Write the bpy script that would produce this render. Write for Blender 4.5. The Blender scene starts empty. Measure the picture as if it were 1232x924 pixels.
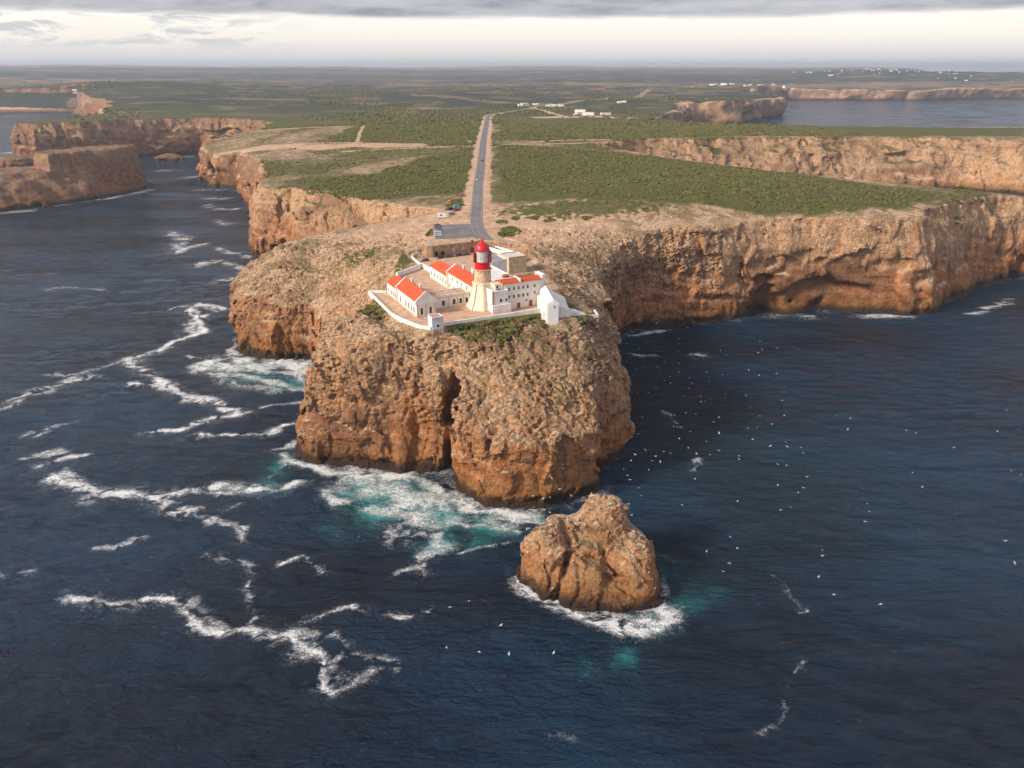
import bpy, bmesh, math, random
import numpy as np
from mathutils import Vector

scene = bpy.context.scene
COL = scene.collection
rad = math.radians
random.seed(7)
rng = np.random.default_rng(11)

# ------------------------------------------------------------------ camera
cam_data = bpy.data.cameras.new("camera")
cam_data.sensor_width = 36.0
cam_data.lens = 25.714
cam_data.clip_start = 1.0
cam_data.clip_end = 90000.0
camera = bpy.data.objects.new("camera", cam_data)
camera.location = (0, 0, 149)
camera.rotation_euler = (rad(90 - 23.467), 0, 0)
COL.objects.link(camera)
scene.camera = camera

# ------------------------------------------------------------------ exposure
scene.view_settings.view_transform = 'Standard'
scene.view_settings.look = 'None'
scene.view_settings.gamma = 1.0
scene.view_settings.use_curve_mapping = False
scene.view_settings.exposure = 0.96
scene.cycles.max_bounces = 6
scene.cycles.diffuse_bounces = 3
scene.cycles.glossy_bounces = 3
scene.cycles.transmission_bounces = 2
scene.cycles.volume_bounces = 0
scene.cycles.caustics_reflective = False
scene.cycles.caustics_refractive = False
scene.cycles.sample_clamp_indirect = 4.0

# ------------------------------------------------------------------ sun and sky
SUN_EL, SUN_AZ = rad(30), rad(-118)         # azimuth measured from +Y towards +X
sun_dir = Vector((math.sin(SUN_AZ) * math.cos(SUN_EL), math.cos(SUN_AZ) * math.cos(SUN_EL), math.sin(SUN_EL)))
sun_data = bpy.data.lights.new("sun", 'SUN')
sun_data.energy = 2.6
sun_data.angle = rad(11)
sun_data.color = (1.0, 0.86, 0.70)
sun = bpy.data.objects.new("sun", sun_data)
sun.rotation_euler = sun_dir.to_track_quat('Z', 'Y').to_euler()
sun.location = (-200, 0, 400)
COL.objects.link(sun)


class Nodes:
    """small helper to write node trees"""
    def __init__(self, tree):
        self.t = tree
        tree.nodes.clear()

    def n(self, kind, **kw):
        nd = self.t.nodes.new(kind)
        for k, v in kw.items():
            setattr(nd, k, v)
        return nd

    def put(self, sock, v):
        if hasattr(v, 'is_output') or hasattr(v, 'links'):
            self.t.links.new(v, sock)
        elif isinstance(v, (tuple, list)):
            sock.default_value = (*v, 1.0) if len(v) == 3 and len(sock.default_value) == 4 else v
        else:
            sock.default_value = v

    def math(self, op, a, b=0.0, c=0.0, clamp=False):
        nd = self.n('ShaderNodeMath', operation=op, use_clamp=clamp)
        self.put(nd.inputs[0], a); self.put(nd.inputs[1], b); self.put(nd.inputs[2], c)
        return nd.outputs[0]

    def ramp(self, v, lo, hi, a=0.0, b=1.0, smooth=True):
        nd = self.n('ShaderNodeMapRange', interpolation_type='SMOOTHSTEP' if smooth else 'LINEAR', clamp=True)
        for i, x in enumerate((v, lo, hi, a, b)):
            self.put(nd.inputs[i], x)
        return nd.outputs[0]

    def mix(self, f, a, b, blend='MIX'):
        nd = self.n('ShaderNodeMix', data_type='RGBA', blend_type=blend)
        self.put(nd.inputs[0], f); self.put(nd.inputs[6], a); self.put(nd.inputs[7], b)
        return nd.outputs[2]

    def noise(self, vec, scale, detail=4.0, rough=0.55, distort=0.0):
        nd = self.n('ShaderNodeTexNoise')
        nd.inputs['Scale'].default_value = scale
        nd.inputs['Detail'].default_value = detail
        nd.inputs['Roughness'].default_value = rough
        nd.inputs['Distortion'].default_value = distort
        if vec is not None:
            self.t.links.new(vec, nd.inputs['Vector'])
        return nd.outputs[0]

    def voronoi(self, vec, scale, feature='F1', rnd=1.0):
        nd = self.n('ShaderNodeTexVoronoi', feature=feature)
        nd.inputs['Scale'].default_value = scale
        nd.inputs['Randomness'].default_value = rnd
        self.t.links.new(vec, nd.inputs['Vector'])
        return nd.outputs['Distance']

    def scaled(self, vec, s, rot=(0, 0, 0), loc=(0, 0, 0)):
        nd = self.n('ShaderNodeMapping')
        nd.inputs['Scale'].default_value = s
        nd.inputs['Rotation'].default_value = rot
        nd.inputs['Location'].default_value = loc
        self.t.links.new(vec, nd.inputs['Vector'])
        return nd.outputs[0]

    def attr(self, name):
        return self.n('ShaderNodeAttribute', attribute_name=name).outputs['Fac']

    def position(self):
        return self.n('ShaderNodeNewGeometry').outputs['Position']

    def bump(self, height, strength, dist, normal=None):
        nd = self.n('ShaderNodeBump')
        nd.inputs['Strength'].default_value = strength
        nd.inputs['Distance'].default_value = dist
        self.t.links.new(height, nd.inputs['Height'])
        if normal is not None:
            self.t.links.new(normal, nd.inputs['Normal'])
        return nd.outputs[0]


world = bpy.data.worlds.new("World")
scene.world = world
world.use_nodes = True
w = Nodes(world.node_tree)
sky = w.n('ShaderNodeTexSky', sky_type='NISHITA', sun_disc=False, sun_elevation=SUN_EL, sun_rotation=SUN_AZ)
gen = w.n('ShaderNodeTexCoord').outputs['Generated']
sep = w.n('ShaderNodeSeparateXYZ'); w.t.links.new(gen, sep.inputs[0])
el = sep.outputs['Z']
# overcast deck overhead (seen on a flat plane above) and a clear bright band over the horizon
zz = w.math('MAXIMUM', w.math('ADD', el, 0.06), 0.02)
comb = w.n('ShaderNodeCombineXYZ')
w.put(comb.inputs[0], w.math('DIVIDE', sep.outputs['X'], zz)); w.put(comb.inputs[1], w.math('DIVIDE', sep.outputs['Y'], zz))
deck = w.noise(comb.outputs[0], 0.55, 6.0, 0.6, 0.3)
band_vec = w.scaled(gen, (3.2, 3.2, 26.0))
band = w.noise(band_vec, 1.6, 7.0, 0.58, 0.4)
fine = w.noise(w.scaled(gen, (9.0, 9.0, 46.0)), 1.7, 7.0, 0.6, 0.7)
edge = w.math('ADD', el, w.math('MULTIPLY', w.math('SUBTRACT', band, 0.5), 0.016))
edge = w.math('ADD', edge, w.math('MULTIPLY', w.math('SUBTRACT', fine, 0.5), 0.006))
low = w.n('ShaderNodeValToRGB')
w.put(low.inputs[0], w.math('MULTIPLY', el, 10.0))
cr = low.color_ramp
cr.elements[0].position = 0.0; cr.elements[0].color = (4.3, 4.2, 4.25, 1)
cr.elements[1].position = 0.60; cr.elements[1].color = (5.9, 5.6, 5.25, 1)
e = cr.elements.new(0.16); e.color = (4.8, 4.6, 4.5, 1)
e = cr.elements.new(0.34); e.color = (5.8, 5.25, 4.75, 1)
# broken cumulus low on the left of the band
west = w.ramp(w.math('DIVIDE', sep.outputs['X'], w.math('MAXIMUM', sep.outputs['Y'], 0.1)), -0.22, -0.40)
cum = w.math('MULTIPLY', w.ramp(w.math('ADD', fine, w.math('MULTIPLY', w.math('SUBTRACT', band, 0.5), 0.8)), 0.43, 0.56), w.ramp(el, 0.014, 0.030))
cum = w.math('MULTIPLY', cum, west)
wisps = w.math('MULTIPLY', w.ramp(band, 0.60, 0.74), w.ramp(el, 0.02, 0.04))
lowc = w.mix(w.math('MULTIPLY', cum, 0.8), low.outputs[0], (2.9, 3.0, 3.35, 1))
lowc = w.mix(w.math('MULTIPLY', wisps, 0.35), lowc, (4.2, 4.1, 4.2, 1))
deck_col = w.mix(w.ramp(deck, 0.35, 0.68), (1.5, 1.55, 2.0, 1), (3.6, 3.5, 3.9, 1))
deck_col = w.mix(w.ramp(fine, 0.35, 0.7), deck_col, w.mix(0.75, deck_col, (3.7, 3.5, 3.8, 1)))
deck_col = w.mix(w.ramp(deck, 0.66, 0.78), deck_col, w.mix(0.5, sky.outputs[0], (6.5, 6.5, 7.0, 1)))
lift = w.ramp(el, 0.42, 0.12, 1.0, 1.45)
up_ = w.n('ShaderNodeVectorMath', operation='SCALE'); w.t.links.new(deck_col, up_.inputs[0]); w.put(up_.inputs['Scale'], w.math('MULTIPLY', lift, w.ramp(el, 0.075, 0.16, 0.60, 1.0)))
deck_col = up_.outputs[0]
puff = w.math('MULTIPLY', w.math('MULTIPLY', w.ramp(w.noise(w.scaled(gen, (9.0, 9.0, 46.0), loc=(0.05, 0, 0.35)), 1.7, 7.0, 0.6, 0.7), 0.50, 0.62), west), w.ramp(el, 0.022, 0.036))
lowc = w.mix(w.math('MULTIPLY', puff, 0.75), lowc, (6.3, 5.9, 5.4, 1))
total = w.mix(w.ramp(edge, 0.051, 0.059), lowc, deck_col)
total = w.mix(0.12, total, sky.outputs[0])
bg = w.n('ShaderNodeBackground'); bg.inputs['Strength'].default_value = 0.1
w.t.links.new(total, bg.inputs[0])
wo = w.n('ShaderNodeOutputWorld'); w.t.links.new(bg.outputs[0], wo.inputs[0])


# ------------------------------------------------------------------ object helpers
def material(name):
    m = bpy.data.materials.new(name)
    m.use_nodes = True
    return m, Nodes(m.node_tree)


def surface(nt, color, rough=0.8, normal=None, spec=0.3, metallic=0.0):
    p = nt.n('ShaderNodeBsdfPrincipled')
    nt.put(p.inputs['Base Color'], color); nt.put(p.inputs['Roughness'], rough); nt.put(p.inputs['Metallic'], metallic)
    nt.put(p.inputs['Specular IOR Level'], spec)
    if normal is not None:
        nt.t.links.new(normal, p.inputs['Normal'])
    o = nt.n('ShaderNodeOutputMaterial')
    nt.t.links.new(p.outputs[0], o.inputs[0])
    return p


def simple_mat(name, col, rough=0.7, var=0.15, scale=0.8, spec=0.3, bump=0.0, bscale=3.0, metallic=0.0):
    m, nt = material(name)
    pos = nt.n('ShaderNodeTexCoord').outputs['Object']
    f = nt.noise(pos, scale, 5.0, 0.6)
    dark = tuple(c * (1 - var * 1.6) for c in col); lite = tuple(min(1, c * (1 + var)) for c in col)
    c = nt.mix(nt.ramp(f, 0.3, 0.7), dark, lite)
    nrm = nt.bump(nt.noise(pos, bscale, 4.0), bump, 0.1) if bump else None
    surface(nt, c, rough, nrm, spec, metallic)
    return m


def tag(o, label=None, cat=None, group=None, kind=None):
    if label: o['label'] = label
    if cat: o['category'] = cat
    if group: o['group'] = group
    if kind: o['kind'] = kind
    return o


def empty(name, loc=(0, 0, 0), rz=0.0):
    o = bpy.data.objects.new(name, None)
    o.location = loc; o.rotation_euler = (0, 0, rz)
    COL.objects.link(o)
    return o


def mesh_np(name, verts, faces, mat, parent=None, smooth=True, attrs=None):
    """link numpy vertices and equal-sized faces as one mesh object"""
    verts = np.ascontiguousarray(verts, dtype=np.float32); faces = np.ascontiguousarray(faces, dtype=np.int32)
    me = bpy.data.meshes.new(name)
    nf, k = faces.shape
    me.vertices.add(len(verts)); me.vertices.foreach_set('co', verts.ravel())
    me.loops.add(nf * k); me.loops.foreach_set('vertex_index', faces.ravel())
    me.polygons.add(nf)
    me.polygons.foreach_set('loop_start', np.arange(0, nf * k, k, dtype=np.int32))
    me.update(calc_edges=True)
    me.polygons.foreach_set('use_smooth', np.full(nf, smooth))
    for an, av in (attrs or {}).items():
        a = me.attributes.new(an, 'FLOAT', 'POINT')
        a.data.foreach_set('value', np.ascontiguousarray(av, dtype=np.float32))
    me.materials.append(mat)
    o = bpy.data.objects.new(name, me)
    COL.objects.link(o)
    if parent: o.parent = parent
    return o


class MB:
    """collects shapes and links them as one mesh"""
    def __init__(self):
        self.v, self.f = [], []

    def add(self, vs, fs):
        b = len(self.v)
        self.v += [tuple(p) for p in vs]
        self.f += [tuple(i + b for i in q) for q in fs]
        return self

    def box(self, x0, x1, y0, y1, z0, z1):
        return self.add([(x0, y0, z0), (x1, y0, z0), (x1, y1, z0), (x0, y1, z0), (x0, y0, z1), (x1, y0, z1), (x1, y1, z1), (x0, y1, z1)],
                        [(0, 3, 2, 1), (4, 5, 6, 7), (0, 1, 5, 4), (1, 2, 6, 5), (2, 3, 7, 6), (3, 0, 4, 7)])

    def prism(self, poly, z0, z1, top=None):
        """poly: ground plan; top: plan at the upper end (same count)"""
        n = len(poly); top = top or poly
        z1s = z1 if isinstance(z1, (list, tuple)) else [z1] * n
        z0s = z0 if isinstance(z0, (list, tuple)) else [z0] * n
        vs = [(p[0], p[1], z) for p, z in zip(poly, z0s)] + [(p[0], p[1], z) for p, z in zip(top, z1s)]
        fs = [tuple(range(n - 1, -1, -1)), tuple(range(n, 2 * n))] + [(i, (i + 1) % n, n + (i + 1) % n, n + i) for i in range(n)]
        return self.add(vs, fs)

    def lathe(self, prof, n=24, cx=0.0, cy=0.0, rot=0.0):
        """prof: (radius, z) from the bottom up, closed at both ends"""
        vs, fs = [], []
        for r, z in prof:
            for k in range(n):
                a = rot + 2 * math.pi * k / n
                vs.append((cx + r * math.cos(a), cy + r * math.sin(a), z))
        for j in range(len(prof) - 1):
            for k in range(n):
                k2 = (k + 1) % n
                fs.append((j * n + k, j * n + k2, (j + 1) * n + k2, (j + 1) * n + k))
        fs.append(tuple(range(n - 1, -1, -1))); m = (len(prof) - 1) * n
        fs.append(tuple(range(m, m + n)))
        return self.add(vs, fs)

    def wall(self, pts, thick, z0, z1, closed=False):
        """a wall of mitred segments along pts [(x, y)], z0/z1 numbers or lists"""
        n = len(pts)
        z0 = z0 if isinstance(z0, (list, tuple)) else [z0] * n
        z1 = z1 if isinstance(z1, (list, tuple)) else [z1] * n
        L, R = [], []
        for i in range(n):
            p = Vector(pts[i]).to_2d()
            d1 = (Vector(pts[i]).to_2d() - Vector(pts[i - 1]).to_2d()).normalized() if i > 0 else None
            d2 = (Vector(pts[i + 1]).to_2d() - Vector(pts[i]).to_2d()).normalized() if i < n - 1 else None
            d = ((d1 or d2) + (d2 or d1)).normalized()
            nn = Vector((-d.y, d.x))
            base = d2 or d1
            k = thick / 2 / max(0.4, abs(nn.dot(Vector((-base.y, base.x)))))
            L.append(p + nn * k); R.append(p - nn * k)
        vs = []
        for i in range(n):
            vs += [(L[i].x, L[i].y, z0[i]), (R[i].x, R[i].y, z0[i]), (R[i].x, R[i].y, z1[i]), (L[i].x, L[i].y, z1[i])]
        fs = [(0, 3, 2, 1)]
        for i in range(n - 1):
            a, b = 4 * i, 4 * i + 4
            fs += [(a, b, b + 3, a + 3), (a + 3, b + 3, b + 2, a + 2), (a + 2, b + 2, b + 1, a + 1), (a + 1, b + 1, b, a)]
        e = 4 * (n - 1)
        fs.append((e, e + 1, e + 2, e + 3))
        return self.add(vs, fs)

    def mesh(self, name, mat, smooth=False):
        me = bpy.data.meshes.new(name)
        me.from_pydata(self.v, [], self.f)
        bm = bmesh.new(); bm.from_mesh(me)
        bmesh.ops.recalc_face_normals(bm, faces=bm.faces)
        bm.to_mesh(me); bm.free()
        if smooth:
            me.polygons.foreach_set('use_smooth', [True] * len(me.polygons))
            me.set_sharp_from_angle(angle=rad(40))
        me.materials.append(mat)
        return me

    def build(self, name, mat, parent=None, loc=(0, 0, 0), rz=0.0, smooth=False):
        o = bpy.data.objects.new(name, self.mesh(name, mat, smooth))
        COL.objects.link(o)
        o.location = loc; o.rotation_euler = (0, 0, rz)
        if parent: o.parent = parent
        return o


def place(name, me, parent=None, loc=(0, 0, 0), rz=0.0, scale=None):
    o = bpy.data.objects.new(name, me)
    COL.objects.link(o)
    o.location = loc; o.rotation_euler = (0, 0, rz)
    if scale: o.scale = scale
    if parent: o.parent = parent
    return o


# ------------------------------------------------------------------ noise and shapes in numpy
_perm = np.random.default_rng(3).permutation(256).astype(np.int32)
_perm = np.concatenate([_perm, _perm, _perm])
_grad = np.random.default_rng(5).normal(size=(256, 3)); _grad = (_grad / np.linalg.norm(_grad, axis=1)[:, None]).astype(np.float32)


def perlin(x, y, z, seed=0):
    x = np.asarray(x, np.float32) + seed * 17.31; y = np.asarray(y, np.float32) + seed * 9.77; z = np.asarray(z, np.float32) + seed * 5.13
    xi, yi, zi = np.floor(x), np.floor(y), np.floor(z)
    fx, fy, fz = x - xi, y - yi, z - zi
    xi = xi.astype(np.int32) & 255; yi = yi.astype(np.int32) & 255; zi = zi.astype(np.int32) & 255
    u = fx * fx * fx * (fx * (fx * 6 - 15) + 10); v = fy * fy * fy * (fy * (fy * 6 - 15) + 10); ww = fz * fz * fz * (fz * (fz * 6 - 15) + 10)
    out = None
    for dx in (0, 1):
        for dy in (0, 1):
            h2 = _perm[_perm[xi + dx] + yi + dy]
            for dz in (0, 1):
                g = _grad[_perm[h2 + zi + dz]]
                d = g[..., 0] * (fx - dx) + g[..., 1] * (fy - dy) + g[..., 2] * (fz - dz)
                d *= (u if dx else 1 - u) * (v if dy else 1 - v) * (ww if dz else 1 - ww)
                out = d if out is None else out + d
    return out * 1.6


def fbm(x, y, z, octaves=4, seed=0, gain=0.5):
    s, a = 0.0, 1.0
    for o in range(octaves):
        f = 2.03 ** o
        s = s + a * perlin(x * f, y * f, z * f, seed + o)
        a *= gain
    return s


def blocks(x, y, z, seed=0, tilt=0.9):
    """broken rock: every cell of a jittered lattice is a tilted block face, with sharp steps between"""
    x = np.asarray(x, np.float32); y = np.asarray(y, np.float32); z = np.asarray(z, np.float32)
    xi, yi, zi = (np.floor(q).astype(np.int32) for q in (x, y, z))
    best = np.full(x.shape, 1e9, np.float32); out = np.zeros(x.shape, np.float32)
    for dx in (-1, 0, 1):
        for dy in (-1, 0, 1):
            h2 = _perm[_perm[(xi + dx + seed * 7) & 255] + ((yi + dy + seed * 3) & 255)]
            for dz in (-1, 0, 1):
                h = _perm[h2 + ((zi + dz) & 255)]
                g = _grad[h]
                ex = x - (xi + dx + 0.5 + 0.42 * g[..., 0]); ey = y - (yi + dy + 0.5 + 0.42 * g[..., 1]); ez = z - (zi + dz + 0.5 + 0.42 * g[..., 2])
                d = ex * ex + ey * ey + ez * ez
                g2 = _grad[(h * 5 + 31) & 255]
                val = g2[..., 0] * 0.55 + tilt * (g2[..., 1] * ex + g2[..., 2] * ey + g[..., 1] * ez)
                m = d < best
                best = np.where(m, d, best); out = np.where(m, val, out)
    return out


def ss(lo, hi, x):
    t = np.clip((x - lo) / (hi - lo), 0, 1)
    return t * t * (3 - 2 * t)


def signed_distance(poly, x, y):
    """positive inside; x and y flat arrays"""
    d2 = np.full(x.shape, 1e18, np.float64); inside = np.zeros(x.shape, bool)
    n = len(poly)
    for i in range(n):
        ax, ay = poly[i]; bx, by = poly[(i + 1) % n]
        ex, ey = bx - ax, by - ay
        t = np.clip(((x - ax) * ex + (y - ay) * ey) / max(1e-9, ex * ex + ey * ey), 0, 1)
        d2 = np.minimum(d2, (x - ax - t * ex) ** 2 + (y - ay - t * ey) ** 2)
        if ay != by:
            c = ((ay > y) != (by > y)) & (x < (bx - ax) * (y - ay) / (by - ay) + ax)
            inside ^= c
    d = np.sqrt(d2)
    return np.where(inside, d, -d)


def line_distance(pts, x, y):
    d2 = np.full(x.shape, 1e18)
    for (ax, ay), (bx, by) in zip(pts[:-1], pts[1:]):
        ex, ey = bx - ax, by - ay
        t = np.clip(((x - ax) * ex + (y - ay) * ey) / max(1e-9, ex * ex + ey * ey), 0, 1)
        d2 = np.minimum(d2, (x - ax - t * ex) ** 2 + (y - ay - t * ey) ** 2)
    return np.sqrt(d2)


def thin_plate(ctrl):
    """smooth height field through control points (x, y, z)"""
    c = np.array(ctrl, float); s = 100.0
    p = c[:, :2] / s; n = len(p)

    def phi(r2):
        return 0.5 * r2 * np.log(r2 + 1e-9)
    K = phi(((p[:, None] - p[None]) ** 2).sum(-1)) + np.eye(n) * 0.004
    P = np.hstack([np.ones((n, 1)), p])
    A = np.block([[K, P], [P.T, np.zeros((3, 3))]])
    sol = np.linalg.solve(A, np.concatenate([c[:, 2], np.zeros(3)]))

    def h(x, y):
        out = sol[n] + sol[n + 1] * x / s + sol[n + 2] * y / s
        for i in range(n):
            out = out + sol[i] * phi((x / s - p[i, 0]) ** 2 + (y / s - p[i, 1]) ** 2)
        return out
    return h


def surface_net(f, x0, y0, z0, cell):
    """f: density grid, positive inside; returns vertices and quads"""
    nx, ny, nz = f.shape
    s = f > 0
    c = np.zeros((nx - 1, ny - 1, nz - 1), np.int8)
    for dx in (0, 1):
        for dy in (0, 1):
            for dz in (0, 1):
                c += s[dx:nx - 1 + dx, dy:ny - 1 + dy, dz:nz - 1 + dz]
    act = (c > 0) & (c < 8)
    I, J, K = np.nonzero(act)
    idx = np.full(act.shape, -1, np.int32); idx[I, J, K] = np.arange(len(I))
    acc = np.zeros((len(I), 3), np.float32); cnt = np.zeros(len(I), np.float32)
    corners = {(dx, dy, dz): f[I + dx, J + dy, K + dz] for dx in (0, 1) for dy in (0, 1) for dz in (0, 1)}
    for a in corners:
        for ax in range(3):
            if a[ax] == 0:
                b = list(a); b[ax] = 1; b = tuple(b)
                fa, fb = corners[a], corners[b]
                m = (fa > 0) != (fb > 0)
                t = np.where(m, fa / np.where(m, fa - fb, 1), 0)
                for q in range(3):
                    acc[:, q] += np.where(m, a[q] + (t if q == ax else 0), 0)
                cnt += m
    v = acc / cnt[:, None] + np.stack([I, J, K], 1)
    v = v * cell + np.array([x0, y0, z0], np.float32)
    quads = []
    for ax in range(3):
        lo = [slice(None)] * 3; hi = [slice(None)] * 3
        lo[ax] = slice(0, -1); hi[ax] = slice(1, None)
        a, b = s[tuple(lo)], s[tuple(hi)]
        i, j, k = np.nonzero(a != b)
        up = a[i, j, k]
        o1, o2 = [(1, 2), (2, 0), (0, 1)][ax]
        q = np.stack([i, j, k], 1)
        ok = np.ones(len(q), bool)
        for o in (o1, o2):
            ok &= (q[:, o] >= 1) & (q[:, o] <= act.shape[o] - 1)
        q, up = q[ok], up[ok]

        def at(d1, d2):
            r = q.copy(); r[:, o1] -= d1; r[:, o2] -= d2
            return idx[r[:, 0], r[:, 1], r[:, 2]]
        four = np.stack([at(1, 1), at(0, 1), at(0, 0), at(1, 0)], 1)
        four[~up] = four[~up][:, ::-1]
        quads.append(four)
    quads = np.concatenate(quads)
    return v, quads[(quads >= 0).all(1)]


def drop_crumbs(v, q, least=500):
    """remove loose fragments that hang free of the main surface"""
    lab = np.arange(len(v), dtype=np.int64)
    for _ in range(60):
        m = lab[q].min(1)
        new = lab.copy()
        for k in range(4):
            np.minimum.at(new, q[:, k], m)
        new = np.minimum(new, new[new]); new = new[new]
        if (new == lab).all(): break
        lab = new
    cnt = np.bincount(lab, minlength=len(v))
    keep = cnt[lab] >= least
    idx = np.cumsum(keep) - 1
    return v[keep], idx[q[keep[q[:, 0]]]].astype(np.int32)


def vertex_normals(v, q):
    n = np.cross(v[q[:, 2]] - v[q[:, 0]], v[q[:, 3]] - v[q[:, 1]])
    out = np.zeros_like(v)
    for k in range(4):
        for c in range(3):
            out[:, c] += np.bincount(q[:, k], n[:, c], len(v)).astype(np.float32)
    return out / np.maximum(1e-9, np.linalg.norm(out, axis=1))[:, None]


def subdivide(v, q):
    """each quad into four"""
    e = np.concatenate([np.sort(q[:, [k, (k + 1) % 4]], 1) for k in range(4)])
    key = e[:, 0].astype(np.int64) * len(v) + e[:, 1]
    uk, inv = np.unique(key, return_inverse=True)
    mid = (v[uk // len(v)] + v[uk % len(v)]) / 2
    cen = v[q].mean(1)
    nv = len(v); ne = len(uk); nq = len(q)
    m = [nv + inv[k * nq:(k + 1) * nq] for k in range(4)]
    c = nv + ne + np.arange(nq)
    out = np.concatenate([np.stack([q[:, k], m[k], c, m[k - 1]], 1) for k in range(4)])
    return np.concatenate([v, mid, cen]).astype(np.float32), out

VEG_AREAS = [
    (1.0, [(-173.7, 577.0), (-175.4, 646.3), (-115.6, 673.1), (-94.0, 774.6), (-41.7, 872.1), (-32.1, 603.0), (-37.0, 553.1), (-82.7, 545.5), (-118.4, 541.8)]),
    (0.62, [(-202.4, 678.7), (-219.0, 789.4), (-154.9, 720.5), (-163.8, 673.1)]),
    (1.0, [(-249.0, 996.2), (-241.7, 1208.6), (-49.5, 1280.9), (-38.1, 900.2), (-112.3, 890.7), (-183.4, 962.1)]),
    (0.5, [(-314.0, 973.2), (-254.4, 996.2), (-191.7, 951.2), (-110.0, 872.1), (-42.6, 890.7), (-41.2, 820.6), (-98.2, 774.6), (-141.5, 733.3)]),
    (1.0, [(-18.8, 910.0), (113.1, 837.1), (222.6, 714.2), (283.2, 603.0), (320.5, 538.1), (266.9, 491.2), (193.9, 473.4), (131.5, 479.2), (79.4, 491.2), (47.7, 507.1), (-9.1, 510.3)]),
    (0.55, [(-9.1, 510.3), (131.5, 479.2), (63.2, 451.4), (44.8, 473.4), (-8.7, 485.1)]),
    (1.0, [(-23.0, 1262.0), (285.9, 1243.7), (789.5, 1191.8), (695.5, 1045.4), (316.9, 1032.7), (120.1, 973.2), (-16.5, 951.2)]),
    (0.9, [(-9.1, 419.5), (-5.5, 438.6), (7.0, 438.6), (5.8, 426.5), (-5.1, 410.4)]),
    (0.9, [(-10.1, 446.2), (-6.7, 456.7), (-2.0, 451.4), (-5.0, 443.6)]),
    (0.9, [(-1.0, 459.4), (3.1, 464.9), (6.2, 456.7), (2.1, 454.1)]),
    (0.9, [(7.2, 456.7), (12.6, 464.9), (17.7, 462.2), (13.3, 451.4)]),
    (0.9, [(17.3, 451.4), (24.9, 459.4), (26.7, 454.1), (22.2, 446.2)]),
    (0.9, [(42.3, 456.7), (46.9, 462.2), (49.5, 456.7), (44.9, 451.4)]),
    (0.8, [(-31.6, 503.8), (-39.2, 491.2), (-46.3, 479.2), (-45.7, 510.3), (-37.9, 530.9), (-33.6, 538.1)]),
    (0.8, [(-50.3, 426.5), (-47.4, 436.1), (-45.5, 421.8), (-48.4, 417.2)]),
    (0.5, [(-60.6, 403.7), (-87.9, 390.0), (-100.5, 395.8), (-102.3, 414.1), (-84.6, 420.6), (-68.5, 409.9)]),
    (0.55, [(-52.0, 364.9), (-56.4, 351.8), (-61.7, 364.9), (-59.5, 391.9), (-47.3, 368.3)]),
    (0.9, [(-64.9, 293.3), (-59.8, 308.6), (-54.6, 299.0), (-48.7, 287.7), (-52.8, 283.4), (-60.0, 285.6)]),
    (1.0, [(-25.1, 267.3), (-26.6, 277.2), (-18.8, 281.3), (-5.5, 285.6), (11.6, 286.7), (14.7, 279.3), (7.8, 270.2), (-5.0, 258.0), (-17.5, 258.0)]),
    (0.8, [(14.3, 311.1), (20.3, 306.2), (26.0, 295.6), (28.6, 285.6), (33.6, 284.5), (27.9, 277.2), (21.5, 281.3), (17.1, 301.4)]),
    (0.4, [(-9.2, 292.3), (12.2, 297.6), (24.9, 277.4), (24.7, 236.0), (9.7, 228.9), (-5.1, 259.5)]),
]
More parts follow.
